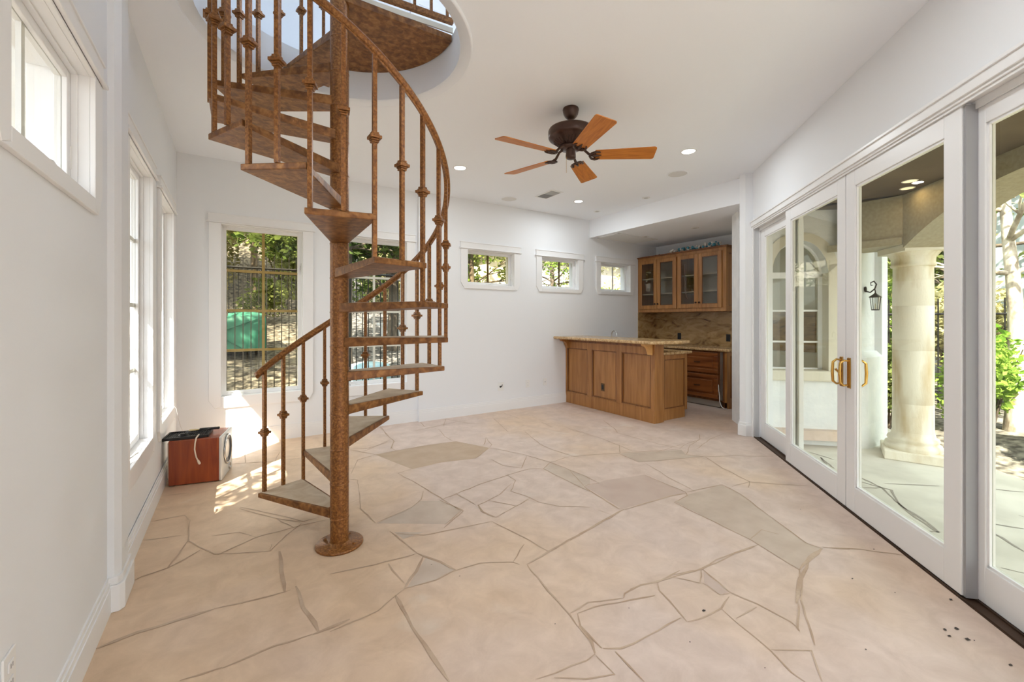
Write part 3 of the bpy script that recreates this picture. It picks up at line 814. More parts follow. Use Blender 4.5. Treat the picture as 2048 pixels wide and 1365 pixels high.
# handrail: a helix of moulded round bar
pts = []
a = A0 + 1.5
while a > A0 - ST * NT - 2:
    x, y = pol(RB + 0.003, a); pts.append((x, y, zrail(a)))
    a -= 3.0
pts = [(pts[0][0] + 0.002, pts[0][1] - 0.012, pts[0][2] - 0.008)] + pts
mb = MB(); mb.tube(pts, [0.012] + [0.0195] * (len(pts) - 1), 12)
hr = obj('handrail', mb, M['rust'], stair)
mb = MB(); mb.tube([(p[0], p[1], p[2] - 0.022) for p in pts[1:]], 0.008, 4, smooth=False)
obj('rail_underbar', mb, M['rust'], hr)
# guard rail on the open side of the landing
g0, g1 = e0 + nrm * 0.012, e1 + nrm * 0.012
gr = None
for z0, z1, hw in ((3.395, 3.43, 0.014), (4.22, 4.25, 0.018)):
    mb = MB()
    n2 = nrm * hw
    q = [g0 - n2, g1 - n2, g1 + n2, g0 + n2]
    mb.prism([(v.x, v.y) for v in q], z0, z1)
    g_ = obj('guard_rail', mb, M['rust'], stair)
    gr = gr or g_
for f in (0.26, 0.43, 0.60, 0.77, 0.94):
    p = g0.lerp(g1, f)
    mb = MB(); bar_square(mb, p.x, p.y, math.radians(-4.4), 0.0085, 3.43, 4.22)
    b = obj('baluster', mb, M['rust'], gr)
# cream edge strip between landing and rail
mb = MB(); q = [e0 + nrm * 0.004, e1 + nrm * 0.004, e1 + nrm * 0.016, e0 + nrm * 0.016]
mb.prism([(v.x, v.y) for v in q], ZP + 0.050, ZP + 0.085)
obj('edge_strip', mb, M['cream'], land)

# ---- upper floor room seen through the well
um = MB()
um.box(-0.9, -0.7, 0.9, 5.7, 3.34, 6.2); um.box(-0.7, 3.4, 5.5, 5.7, 3.34, 6.2)
um.box(-0.9, 3.4, 0.7, 0.9, 3.34, 6.2)
struct('wall_upper', um, M['wall'])
um = wall_mesh(4.6, 3.34, 6.2, 0.2, [(0.5, 4.1, 3.9, 5.7)])
struct('wall_upper.001', um, M['wall'], loc=(3.4, 5.5, 0), rotz=-PI / 2)
struct('ceiling.002', MB().box(-0.9, 3.6, 0.7, 5.7, 6.2, 6.3), M['ceil'])
# sloping stair soffit/ledge seen upstairs, casing lines
um = MB(); um.box(-0.7, -0.66, 2.2, 5.5, 3.34, 3.50)
struct('baseboard_upper', um, M['trim'])
w9 = MB()
for (a, b, c, d) in ((1.95, 2.07, 3.34, 5.6), (2.75, 2.87, 3.34, 5.6), (1.95, 2.87, 5.6, 5.72)):
    w9.box(a, b, 5.48, 5.5, c, d)
struct('trim_6', w9, M['trim'], 0.003, label='white door casing on the upper floor')

# ================================================================== CEILING FITTINGS
def can(x, y, z, r, on, label, group=None):
    t = thing('recessed_light', label, 'ceiling light', (x, y, z), 0, group)
    mb = MB(); mb.lathe([(r * 0.80, 0.0), (r * 0.82, -0.004), (r * 1.0, -0.003), (r * 1.02, 0.0)], 32, caps=False)
    obj('trim_ring', mb, M['white_plastic'], t)
    mb = MB(); mb.lathe([(0.001, -0.002), (r * 0.82, -0.002)], 28, caps=False)
    obj('lens', mb, M['lamp'] if on == 1 else (M['lamp_warm'] if on == 2 else M['vent_mid']), t)
    if on:
        l = bpy.data.lights.new('lamp', 'AREA'); l.shape = 'DISK'; l.size = r * 1.6
        l.energy = CAN_W if on == 1 else 0.5
        l.color = (0.90, 0.965, 1.0) if on == 1 else (1, 0.7, 0.4)
        lo = bpy.data.objects.new('lamp', l); C.objects.link(lo); lo.location = (0, 0, -0.008); lo.parent = t
    return t
can(2.132, 4.368, ZC, 0.078, 1, 'lit round ceiling light left of the fan, nearest the stair')
can(3.874, 2.674, ZC, 0.078, 1, 'lit round ceiling light right of the fan, nearest the glass doors')
can(4.178, 4.674, ZC, 0.070, 1, 'lit round ceiling light between the air vent and the bar nook')
can(1.9, 0.9, ZC, 0.078, 1, 'added round ceiling fill light above the near floor, out of view')  # no fixture known here; added out of view to brighten the room
can(0.8, -0.9, ZC, 0.078, 1, 'added round ceiling fill light behind the camera, out of view')  # likewise an added, unseen fill lamp
def eyeball(x, y, z, r, label):
    t = thing('eyeball_downlight', label, 'ceiling light', (x, y, z))
    mb = MB(); mb.lathe([(r * 0.55, 0.0), (r * 0.6, -0.006), (r, -0.004), (r * 1.03, 0.0)], 24, caps=False)
    obj('trim_ring', mb, M['white_plastic'], t)
    obj('aperture', MB().lathe([(0.001, -0.003), (r * 0.58, -0.003)], 20, caps=False), M['vent_mid'], t)
eyeball(4.855, 4.023, ZC, 0.055, 'small unlit downlight near the bar soffit, nearer the glass doors')
eyeball(4.811, 4.948, ZC, 0.055, 'small unlit downlight near the bar soffit, nearer the back wall')
eyeball(5.85, 4.858, ZS, 0.055, 'small unlit downlight under the bar soffit beside the large return grille')
eyeball(5.928, 3.98, ZS, 0.055, 'small unlit downlight under the bar soffit, above the wall cabinet')
def spk(x, y, label):
    t = thing('ceiling_speaker', label, 'speaker', (x, y, ZC))
    obj('rim', MB().lathe([(0.105, 0.0), (0.106, -0.005), (0.118, -0.004), (0.12, 0.0)], 36, caps=False), M['ceil'], t)
    obj('grille', MB().lathe([(0.001, -0.004), (0.105, -0.003)], 30, caps=False), mat('speaker_grille_white', (0.70, 0.70, 0.69), 0.8), t)
spk(3.264, 5.114, 'flush round white ceiling speaker near the back wall')
spk(4.365, 3.158, 'flush round white ceiling speaker near the glass doors')
t = thing('ceiling_vent', 'small two-way air vent in the main ceiling beyond the fan', 'vent', (3.60, 4.63, ZC))
mb = MB(); mb.box(-0.10, 0.10, -0.19, 0.19, -0.006, 0)
obj('frame', mb, M['white_plastic'], t)
for nm, y0, y1, m_ in (('louvre_bank', 0.0, 0.155, M['vent_dark']), ('louvre_bank', -0.155, -0.005, M['vent_mid'])):
    mb = MB()
    for i in range(7):
        x = -0.066 + i * 0.022
        mb.box(x - 0.0095, x + 0.0095, y0, y1, -0.011, -0.006)
    obj(nm, mb, m_, t)
t = thing('return_grille', 'large white return air grille under the bar soffit', 'vent', (5.72, 5.14, ZS))
mb = MB(); mb.box(-0.48, 0.48, -0.25, -0.22, -0.012, 0); mb.box(-0.48, 0.48, 0.22, 0.25, -0.008, 0); mb.box(-0.48, -0.45, -0.25, 0.25, -0.008, 0); mb.box(0.45, 0.48, -0.25, 0.25, -0.008, 0)
obj('frame', mb, M['white_plastic'], t)
mb = MB()
for i in range(20): mb.box(-0.45, 0.45, -0.215 + i * 0.022, -0.203 + i * 0.022, -0.006, -0.001)
obj('louvres', mb, M['white_plastic'], t)

# ---- ceiling fan
fan = thing('ceiling_fan', 'dark bronze ceiling fan with five orange oak blades', 'ceiling fan', (2.286, 2.65, ZC))
obj('canopy', MB().lathe([(0.062, 0.0), (0.066, -0.012), (0.064, -0.02), (0.058, -0.05), (0.052, -0.056), (0.050, -0.064), (0.030, -0.085), (0.022, -0.09), (0.020, -0.10)], 32), M['bronze'], fan)
obj('downrod', MB().lathe([(0.016, -0.095), (0.012, -0.11), (0.015, -0.118), (0.018, -0.165)], 16), M['bronze'], fan)
obj('motor_housing', MB().lathe([(0.02, -0.148), (0.09, -0.152), (0.150, -0.160), (0.176, -0.172), (0.183, -0.185), (0.183, -0.232), (0.176, -0.245), (0.160, -0.252), (0.11, -0.290), (0.075, -0.300), (0.085, -0.306), (0.085, -0.330), (0.045, -0.334)], 40), M['bronze'], fan)
mb = MB()
for k in range(30):
    a = 2 * PI * k / 30
    for r0, r1, z0, z1 in ((0.068, 0.140, -0.334 + 0.006, -0.288 + 0.006),):
        x0, y0 = r0 * math.cos(a), r0 * math.sin(a); x1, y1 = r1 * math.cos(a + 0.12), r1 * math.sin(a + 0.12)
        mb.tube([(x0, y0, -0.304), ((x0 + x1) / 2, (y0 + y1) / 2, -0.292), (x1, y1, -0.268)], [0.003, 0.006, 0.003], 5)
obj('scroll_vents', mb, M['bronze'], fan)
obj('switch_housing', MB().lathe([(0.045, -0.318), (0.040, -0.33), (0.037, -0.34), (0.042, -0.385), (0.040, -0.402), (0.028, -0.41), (0.001, -0.412)], 28), M['bronze'], fan)
obj('pull_chain', MB().tube([(-0.042, 0.0, -0.40), (-0.046, 0, -0.44), (-0.046, 0, -0.53)], 0.0014, 6), M['brass'], fan)
def blade_mesh():
    mb = MB()
    n = 8; out = []
    r0, r1 = 0.185, 0.668; w0, w1 = 0.060, 0.080
    out += [(r0 + 0.01, -w0), (r0, -w0 * 0.6), (r0, w0 * 0.6), (r0 + 0.01, w0)]
    rc = 0.022
    out += [(r1 - rc, w1)] + [(r1 - rc + rc * math.sin(t * PI / 8), w1 - rc + rc * math.cos(t * PI / 8)) for t in range(1, 5)]
    out += [(r1 - rc + rc * math.cos(t * PI / 8), -w1 + rc - rc * math.sin(t * PI / 8)) for t in range(0, 5)]
    mb.prism(out, -0.003, 0.003)
    return mb
def iron_mesh():
    mb = MB()
    mb.tube([(0.07, 0, 0.062), (0.105, 0.0, 0.050), (0.145, 0, 0.008), (0.185, 0, -0.006)], [0.012, 0.010, 0.011, 0.014], 8)
    for s_ in (-1, 1):
        mb.tube([(0.15, 0, -0.010), (0.165, s_ * 0.034, -0.009), (0.195, s_ * 0.050, -0.008), (0.222, s_ * 0.044, -0.007), (0.235, s_ * 0.036, -0.006)], [0.009, 0.010, 0.009, 0.008, 0.003], 7)
    mb.tube([(0.175, 0, -0.007), (0.21, 0, -0.007), (0.245, 0, -0.005)], [0.013, 0.011, 0.003], 7)
    for p in ((0.195, 0.03), (0.195, -0.03), (0.222, 0)):
        mb.lathe([(0.005, -0.015), (0.006, -0.010), (0.006, -0.006)], 8, p)
    return mb
pitch = math.radians(-13)
b0 = None
for i in range(5):
    ang = math.radians(-110 + 72 * i)
    mm = Matrix.Rotation(ang, 4, 'Z') @ Matrix.Rotation(pitch, 4, 'X')
    if b0 is None:
        b0 = obj('blade', blade_mesh(), M['blade'], fan)
        i0 = obj('blade_iron', iron_mesh(), M['bronze'], b0)
        b = b0
    else:
        b = b0.copy(); C.objects.link(b); b.parent = fan
        ii = i0.copy(); C.objects.link(ii); ii.parent = b
    b.rotation_euler = mm.to_euler(); b.location = (0, 0, -0.382)

# ================================================================== BAR, CABINETS
def panel_frame(mb, x0, x1, y0, z0, z1):
    pass
def raised_panel_face(mb, axis, pos, a0, a1, z0, z1, sgn, depth=0.012, bead=0.014):
    """recess moulding + inner flat panel on a face. axis 'x': face normal is x (sgn dir)."""
    def bx(u0, u1, w0, w1, d0, d1):
        if axis == 'x': mb.box(pos + sgn * d0, pos + sgn * d1, u0, u1, w0, w1)
        else: mb.box(u0, u1, pos + sgn * d0, pos + sgn * d1, w0, w1)
    bx(a0, a1, z0, z0 + bead, 0, depth); bx(a0, a1, z1 - bead, z1, 0, depth)
    bx(a0, a0 + bead, z0, z1, 0, depth); bx(a1 - bead, a1, z0, z1, 0, depth)

# --- bar (pony wall front with three panels), front face x = 4.60 facing the room
bar = thing('bar_counter', 'wood panelled bar front with raised granite ledge, standing against the back wall', 'bar counter', (4.60, 4.57, 0))
X0 = 4.60; Y0, Y1 = 3.672, YB2 - 0.003
mb = MB()
XF = X0 + 0.022                       # panel face behind the stiles
mb.box(XF, 4.785, Y0 + 0.01, Y1, 0.0, 1.052)
fr = 0.0
PAN = [(3.735, 4.245), (4.340, 4.845), (4.945, 5.43)]
ys = [Y0] + [v for p in PAN for v in p] + [Y1]
for i in range(0, len(ys), 2):
    mb.box(X0, XF, ys[i], ys[i + 1], 0.17, 1.052)
for a, b in PAN:
    mb.box(X0, XF, a, b, 0.905, 1.052)
    mb.box(X0, XF, a, b, 0.17, 0.185)
mb.box(X0, XF, Y0, Y1, 0.0, 0.17)
mb.box(XF, 4.787, Y0, Y0 + 0.012, 0.0, 1.052)
obj('body', mb, M['oak'], bar, 0.002, world=True)
mb = MB()
for a, b in PAN:
    for (p, q, r, s_) in ((a, b, 0.185, 0.202), (a, b, 0.888, 0.905), (a, a + 0.017, 0.185, 0.905), (b - 0.017, b, 0.185, 0.905)):
        mb.box(X0 + 0.004, XF, p, q, r, s_)
obj('panel_moulding', mb, M['oak_dark'], bar, 0.003, world=True)
mb = MB(); mb.box(X0 - 0.014, X0, Y0 + 0.10, Y1, 1.020, 1.052); mb.box(X0 - 0.007, X0, Y0 + 0.10, Y1, 1.000, 1.020)
obj('cornice', mb, M['oak_dark'], bar, 0.003, world=True)
for yy in (Y0 + 0.075, Y1 - 0.05):
    prof = [(X0, 1.052), (X0 - 0.155, 1.052), (X0 - 0.155, 1.030), (X0 - 0.14, 1.018), (X0 - 0.10, 1.010), (X0 - 0.065, 0.985), (X0 - 0.05, 0.95), (X0 - 0.035, 0.925), (X0 - 0.03, 0.90), (X0, 0.90)]
    mb = MB(); mb.prism_y(prof, yy - 0.045, yy + 0.02)
    obj('corbel', mb, M['oak_light'] if yy < 4 else M['oak'], bar, 0.002, world=True)
mb = MB()
mb.prism([(4.335, Y1), (4.335, 3.53), (4.42, 3.47), (4.80, 3.40), (5.02, 3.44), (5.04, 3.50), (5.04, Y1)], 1.053, 1.094)
obj('ledge', mb, M['granite_edge'], bar, 0.014, world=True)
ot = thing('wall_outlet', 'bronze electrical outlet on the middle panel of the bar', 'outlet', (XF, 4.63, 0.353))
mb = MB(); mb.box(-0.006, 0, -0.036, 0.036, -0.058, 0.058)
obj('cover_plate', mb, mat('bronze_plate', (0.14, 0.08, 0.035), 0.4, 0.5), ot, 0.002)
obj('receptacle', MB().box(-0.009, -0.005, -0.017, 0.017, -0.034, 0.034), M['black'], ot)

# --- sink cabinet behind the bar
sk = thing('base_cabinet', 'wood base cabinet with a granite worktop behind the raised bar', 'cabinet', (5.06, 4.5, 0))
mb = MB(); YE = 3.72
mb.box(4.79, 5.36, YE + 0.012, Y1, 0.10, 0.885); mb.box(4.79, 5.29, YE + 0.005, Y1, 0.0, 0.10)
mb.box(4.79, 4.865, YE, YE + 0.012, 0.0, 0.885); mb.box(5.305, 5.36, YE, YE + 0.012, 0.10, 0.885)
mb.box(4.865, 5.305, YE, YE + 0.012, 0.825, 0.885); mb.box(4.865, 5.305, YE, YE + 0.012, 0.0, 0.15)
mb.box(5.29, 5.305, YE, YE + 0.012, 0.10, 0.15)
obj('body', mb, M['oak'], sk, 0.002, world=True)
mb = MB()
for (p, q, r, s_) in ((4.865, 5.305, 0.15, 0.166), (4.865, 5.305, 0.809, 0.825), (4.865, 4.881, 0.15, 0.825), (5.289, 5.305, 0.15, 0.825)):
    mb.box(p, q, YE + 0.003, YE + 0.012, r, s_)
obj('panel_moulding', mb, M['oak_dark'], sk, 0.002, world=True)
mb = MB(); mb.box(4.79, 5.43, YE - 0.035, Y1, 0.888, 0.925)
obj('worktop', mb, M['granite_edge'], sk, 0.012, world=True)
fa = thing('faucet', 'curved chrome bar faucet showing above the granite ledge', 'faucet', (5.15, 4.96, 0.925))
mb = MB(); mb.lathe([(0.024, 0), (0.024, 0.008), (0.014, 0.014), (0.012, 0.05)], 16)
obj('base', mb, M['chrome'], fa)
pts = [(0, 0, 0.04), (0, 0, 0.20)] + [(0.0, -0.055 + 0.055 * math.cos(t), 0.20 + 0.06 * math.sin(t)) for t in [PI * k / 10 for k in range(1, 10)]] + [(0, -0.112, 0.185)]
obj('spout', MB().tube(pts, 0.008, 10), M['chrome'], fa)

# --- nook: granite splashback
mb = MB(); mb.box(XN - 0.02, XN, 2.6, YB2, 0.90, 1.497); mb.box(6.365, XN - 0.02, YB2 - 0.02, YB2, 0.90, 1.497)
gs = obj('splashback', mb, M['granite']); tag(gs, 'brown veined granite splashback under the wall cabinet', 'splashback')
for (yy, lb) in ((4.93, 'black outlet on the granite, left one nearer the back wall'), (4.00, 'black outlet on the granite, right one nearer the pillar')):
    o = thing('wall_outlet', lb, 'outlet', (XN - 0.02, yy, 1.06))
    obj('cover_plate', MB().box(-0.006, 0, -0.036, 0.036, -0.06, 0.06), M['black'], o, 0.002)
    obj('receptacle', MB().box(-0.009, -0.006, -0.017, 0.017, -0.034, 0.034), M['black'], o)

# --- lower cabinets on the right nook wall
lc = thing('drawer_cabinet', 'dark wood drawer cabinet under the granite worktop in the nook', 'cabinet', (6.57, 4.5, 0))
XD = 6.27
mb = MB(); mb.box(XD, XN, 3.72, YB2 - 0.02, 0.10, 0.875)
mb.box(XD + 0.06, XN, 3.74, 5.42, 0.0, 0.10)
mb.box(XD - 0.022, XN, 3.69, 3.712, 0.10, 0.875)
obj('body', mb, M['oak_dark'], lc, 0.002, world=True)
# end panel facing the camera
mb = MB(); mb.box(XD - 0.03, XN, 3.655, 3.69, 0.10, 0.875); mb.box(XD + 0.03, XN, 3.66, 3.69, 0.0, 0.10)
e = obj('end_panel', mb, M['oak'], lc, 0.002, world=True)
mb = MB()
for (p, q, r, s_) in ((6.34, 6.84, 0.17, 0.185), (6.34, 6.84, 0.795, 0.81), (6.34, 6.355, 0.17, 0.81), (6.825, 6.84, 0.17, 0.81)):
    mb.box(p, q, 3.646, 3.655, r, s_)
obj('panel_moulding', mb, M['oak_dark'], lc, 0.002, world=True)
for (y0, y1) in ((3.80, 4.50), (4.52, 5.22)):
    for (z0, z1) in ((0.53, 0.85), (0.14, 0.50)):
        mb = MB(); mb.box(XD - 0.022, XD - 0.002, y0, y1, z0, z1)
        mb.box(XD - 0.036, XD - 0.022, y0 + 0.09, y1 - 0.09, z0 + 0.085, z1 - 0.085)
        for (p, q, r_, t_) in ((y0, y1, z0, z0 + 0.055), (y0, y1, z1 - 0.055, z1), (y0, y0 + 0.06, z0 + 0.055, z1 - 0.055), (y1 - 0.06, y1, z0 + 0.055, z1 - 0.055)):
            mb.box(XD - 0.036, XD - 0.022, p, q, r_, t_)
        d = obj('drawer', mb, M['drawer'], lc, 0.005, world=True)
        zc_ = (z0 + z1) / 2; yc_ = (y0 + y1) / 2
        mb = MB(); mb.tube([(XD - 0.034, yc_ - 0.05, zc_), (XD - 0.058, yc_ - 0.04, zc_), (XD - 0.055, yc_, zc_ - 0.004), (XD - 0.052, yc_ + 0.04, zc_), (XD - 0.03, yc_ + 0.05, zc_)], 0.006, 8)
        h = obj('handle', mb, M['dark_bronze'], d)
        me = h.data
        me.transform(Matrix.Translation((-6.57, -4.5, 0)))
mb = MB(); mb.box(XD - 0.012, XD + 0.01, 3.735, 3.775, 0.12, 0.86)
obj('steel_edge', mb, M['steel'], lc, world=True)
mb = MB(); mb.box(XD + 0.0, XD + 0.055, 3.78, 5.30, 0.012, 0.098)
obj('toe_kick', mb, M['steel'], lc, world=True)
mb = MB(); mb.box(XD - 0.065, XN - 0.02, 3.60, YB2 - 0.02, 0.877, 0.918)
wt = obj('worktop', mb, M['granite_edge'], None, 0.012); tag(wt, 'granite worktop on the nook drawer cabinet below the splashback', 'worktop')
mb = MB(); mb.tube([(XD - 0.012, 3.80, 0.36), (XD - 0.03, 3.785, 0.28), (XD - 0.05, 3.76, 0.20), (XD - 0.05, 3.76, 0.12), (XD - 0.045, 3.735, 0.04), (XD - 0.05, 3.68, 0.006)], 0.0065, 8)
tag(obj('power_cord', mb, M['white_plastic']), 'white power cord hanging by the toe of the nook drawer cabinet', 'cord')

# --- wall cabinet
uc = thing('wall_cabinet', 'wood wall cabinet with four glass doors in the bar nook', 'cabinet', (6.63, 4.6, 1.5))
XU = 6.37; UY0, UY1 = 3.76, YB2
mb = MB()
mb.box(XU, XN, UY0, UY0 + 0.02, 1.56, 2.44); mb.box(XU, XN, UY1 - 0.02, UY1, 1.56, 2.44)
mb.box(XU, XN, UY0, UY1, 1.497, 1.56); mb.box(XU, XN, UY0, UY1, 2.44, 2.50); mb.box(XN - 0.015, XN, UY0 + 0.02, UY1 - 0.02, 1.56, 2.44)
mb.box(XU, XU + 0.02, UY0 + 0.02, UY0 + 0.055, 1.56, 2.44); mb.box(XU, XU + 0.02, 4.585, 4.625, 1.56, 2.44); mb.box(XU, XU + 0.02, UY1 - 0.045, UY1 - 0.02, 1.56, 2.44)
mb.box(XU + 0.02, XN - 0.02, 4.595, 4.615, 1.56, 2.44)
mb.box(XU, XN, UY0 - 0.016, UY0, 1.50, 1.585); mb.box(XU, XN, UY0 - 0.016, UY0, 2.41, 2.50); mb.box(XU, XU + 0.075, UY0 - 0.016, UY0, 1.585, 2.41); mb.box(XN - 0.06, XN, UY0 - 0.016, UY0, 1.585, 2.41)
obj('body', mb, M['oak'], uc, 0.002, world=True)
mb = MB()
mb.box(XU - 0.018, XN, UY0 - 0.034, UY1, 2.497, 2.510); mb.box(XU - 0.032, XN, UY0 - 0.048, UY1, 2.508, 2.522)
obj('crown', mb, M['oak_dark'], uc, 0.003, world=True)
mb = MB()
for (p, q, r, s_) in ((XU + 0.075, XN - 0.06, 1.585, 1.60), (XU + 0.075, XN - 0.06, 2.395, 2.41), (XU + 0.075, XU + 0.09, 1.585, 2.41), (XN - 0.075, XN - 0.06, 1.585, 2.41)):
    mb.box(p, q, UY0 - 0.012, UY0, r, s_)
obj('panel_moulding', mb, M['oak_dark'], uc, 0.002, world=True)
mb = MB(); mb.box(XU + 0.03, XN - 0.016, UY0 + 0.02, UY1 - 0.02, 1.56, 1.562); mb.box(XN - 0.02, XN - 0.016, UY0 + 0.02, UY1 - 0.02, 1.56, 2.44)
obj('lining', mb, M['cabinet_inside'], uc, world=True)
for z in (1.82, 2.10):
    obj('shelf', MB().box(XU + 0.05, XN - 0.02, UY0 + 0.02, 4.595, z, z + 0.016), M['cabinet_inside'], uc, world=True)
    obj('shelf', MB().box(XU + 0.05, XN - 0.02, 4.615, UY1 - 0.02, z, z + 0.016), M['cabinet_inside'], uc, world=True)
DO = [(3.805, 4.205, 1), (4.210, 4.595, 0), (4.625, 5.020, 1), (5.025, 5.425, 0)]
for i, (a, b, kn) in enumerate(DO):
    mb = MB(); z0, z1 = 1.555, 2.445; sw = 0.065; xa, xb = XU - 0.022, XU - 0.002
    mb.box(xa, xb, a, a + sw, z0, z1); mb.box(xa, xb, b - sw, b, z0, z1); mb.box(xa, xb, a + sw, b - sw, z0, z0 + 0.065); mb.box(xa, xb, a + sw, b - sw, z1 - 0.06, z1)
    d = obj('door', mb, M['oak'], uc, 0.004, world=True)
    off = Matrix.Translation((-6.63, -4.6, -1.5))
    mb = MB()
    for (p, q, r_, t_) in ((a + sw, b - sw, z0 + 0.065, z0 + 0.073), (a + sw, b - sw, z1 - 0.068, z1 - 0.06), (a + sw, a + sw + 0.008, z0 + 0.073, z1 - 0.068), (b - sw - 0.008, b - sw, z0 + 0.073, z1 - 0.068)):
        mb.box(XU - 0.020, XU - 0.008, p, q, r_, t_)
    obj('glazing_bead', mb, M['oak_dark'], d).data.transform(off)
    g = obj('pane', MB().box(XU - 0.013, XU - 0.010, a + sw, b - sw, z0 + 0.065, z1 - 0.06), M['glass_cab'], d); g.data.transform(off)
    ky = (b - 0.028) if kn else (a + 0.028)
    k_ = obj('knob', MB().lathe([(0.006, 0.0), (0.007, 0.012), (0.016, 0.018), (0.014, 0.028), (0.001, 0.030)], 14).xform(Matrix.Translation((XU - 0.022, ky, 1.645)) @ Matrix.Rotation(-PI / 2, 4, 'Y')), M['dark_bronze'], d); k_.data.transform(off)
# loose cords hanging inside the cabinet
for (y, z0, z1, m_, lb) in ((4.50, 1.72, 2.30, M['oak_dark'], 'dark thin strap hanging inside the third glass cabinet door'), (3.88, 1.70, 2.22, M['black'], 'thin black wire hanging inside the rightmost glass cabinet door')):
    mb = MB(); mb.tube([(6.42, y, z1), (6.42, y + 0.002, (z0 + z1) / 2 + 0.1), (6.42, y - 0.01, z0 + 0.12), (6.42, y - 0.05, z0)], 0.007 if m_ == M['oak_dark'] else 0.003, 6)
    tag(obj('hanging_strap' if m_ == M['oak_dark'] else 'hanging_wire', mb, m_), lb, 'strap' if m_ == M['oak_dark'] else 'wire')
# garland on top
rnd = random.Random(3)
gl = thing('shell_garland', 'blue and white shell garland lying on top of the wall cabinet', 'garland', (6.55, 4.2, 2.522))
mw, mt_ = MB(), MB()
for i in range(85):
    f = rnd.random(); y = -0.30 + f * 0.92; x = rnd.uniform(-0.14, -0.02)
    r = rnd.uniform(0.015, 0.028); z = r * 0.9 + rnd.random() * 0.065 * (1.2 - 0.6 * f)
    m_ = mt_ if rnd.random() < 0.4 else mw
    m_.lathe([(0.001, z - r), (r * 0.8, z - r * 0.55), (r, z), (r * 0.7, z + r * 0.6), (0.001, z + r)], 7, (x, y))
obj('white_shells', mw, M['white_orn'], gl); bb = obj('blue_beads', mt_, M['teal'], gl); bb['kind'] = 'stuff'; gl.children[0]['kind'] = 'stuff'
mb = MB()
for i in range(9):
    x, y = rnd.uniform(-0.06, 0.06), rnd.uniform(-0.12, 0.12)
    mb.tube([(x, y, 0.004), (x + 0.02, y + 0.03, 0.022 + rnd.random() * 0.012), (x + rnd.uniform(-.02, .03), y + 0.07, 0.006)], 0.005, 5)
o = obj('twig_bundle', mb, M['dirt']); o.location = (6.5, 5.0, 2.522); tag(o, 'small dark twig bundle on top of the cabinet near the back wall', 'twigs')

# ================================================================== WALL PLATES
def outlet(loc, rotz, label, kind='duplex'):
    o = thing('wall_outlet', label, 'outlet', loc, rotz)
    obj('cover_plate', MB().box(-0.036, 0.036, -0.006, 0, -0.058, 0.058), M['white_plastic'], o, 0.002)
    if kind == 'duplex':
        for z in (-0.022, 0.022):
            mb = MB(); mb.box(-0.016, 0.016, -0.009, -0.006, z - 0.013, z + 0.013)
            r = obj('receptacle', mb, M['trim'], o, 0.002)
            mb = MB(); mb.box(-0.007, -0.004, -0.0095, -0.009, z - 0.005, z + 0.006); mb.box(0.004, 0.007, -0.0095, -0.009, z - 0.005, z + 0.006)
            obj('slots', mb, M['seal'], r)
    else:
        obj('socket', MB().lathe([(0.006, 0), (0.006, 0.006), (0.003, 0.008)], 10).xform(Matrix.Translation((0, -0.006, 0)) @ Matrix.Rotation(PI / 2, 4, 'X')), M['seal'], o)
outlet((3.83, YB2, 0.366), 0, 'white duplex outlet on the back wall, middle of the three plates left of the bar')
outlet((4.17, YB2, 0.369), 0, 'white cable socket plate on the back wall, nearest the bar', 'coax')
outlet((XL, 1.655, 0.44), PI / 2, 'white duplex outlet low on the near left wall')
o = thing('cable_plate', 'white wall plate with a black cable poking out, left of the duplex outlet', 'cable plate', (3.34, YB2, 0.37))
obj('cover_plate', MB().box(-0.05, 0.05, -0.005, 0, -0.07, 0.055), M['white_plastic'], o, 0.002)
obj('cable', MB().tube([(-0.01, -0.004, -0.01), (0.0, -0.03, 0.0), (0.012, -0.035, 0.03)], [0.016, 0.008, 0.002], 8), M['black'], o)

# ================================================================== SUBWOOFER BOX
rot = math.radians(-11)
sp = thing('subwoofer', 'cherry veneer subwoofer with silver front on the floor by the left wall', 'speaker', (-0.455, 4.445, 0), rot)
W, D, H = 0.37, 0.37, 0.372
obj('cabinet', MB().box(0, W - 0.022, 0, D, 0.008, H), M['cherry'], sp, 0.003)
obj('front_baffle', MB().box(W - 0.022, W, -0.002, D + 0.002, 0.004, H + 0.003), M['silver'], sp, 0.006)
mR = Matrix.Translation((W, D / 2, 0.225)) @ Matrix.Rotation(PI / 2, 4, 'Y')
dv = obj('woofer', MB().lathe([(0.128, 0.0), (0.130, 0.007), (0.118, 0.010), (0.112, 0.006), (0.105, 0.010), (0.095, 0.004), (0.04, -0.012), (0.001, 0.0)], 36, caps=False).xform(mR), M['cone'], sp)
obj('surround_ring', MB().lathe([(0.128, 0.001), (0.131, 0.009), (0.120, 0.012), (0.117, 0.008)], 36, caps=False).xform(mR), M['chrome'], sp)
obj('port', MB().lathe([(0.030, 0.0), (0.032, 0.006), (0.026, 0.008), (0.022, 0.002), (0.001, 0.001)], 20, caps=False).xform(Matrix.Translation((W, D / 2 + 0.08, 0.052)) @ Matrix.Rotation(PI / 2, 4, 'Y')), M['chrome'], sp)
obj('amplifier_plate', MB().box(-0.016, 0, 0.03, D - 0.03, 0.06, H - 0.02), M['cream'], sp, 0.003)
obj('heat_sink', MB().box(-0.024, -0.016, 0.08, D - 0.08, 0.07, 0.13), M['black'], sp)
for p in ((0.03, 0.03), (W - 0.05, 0.03), (0.03, D - 0.03), (W - 0.05, D - 0.03)):
    obj('foot', MB().lathe([(0.012, 0), (0.012, 0.01)], 12, p), M['black'], sp)
Mt = Matrix.Translation(sp.location) @ Matrix.Rotation(rot, 4, 'Z')
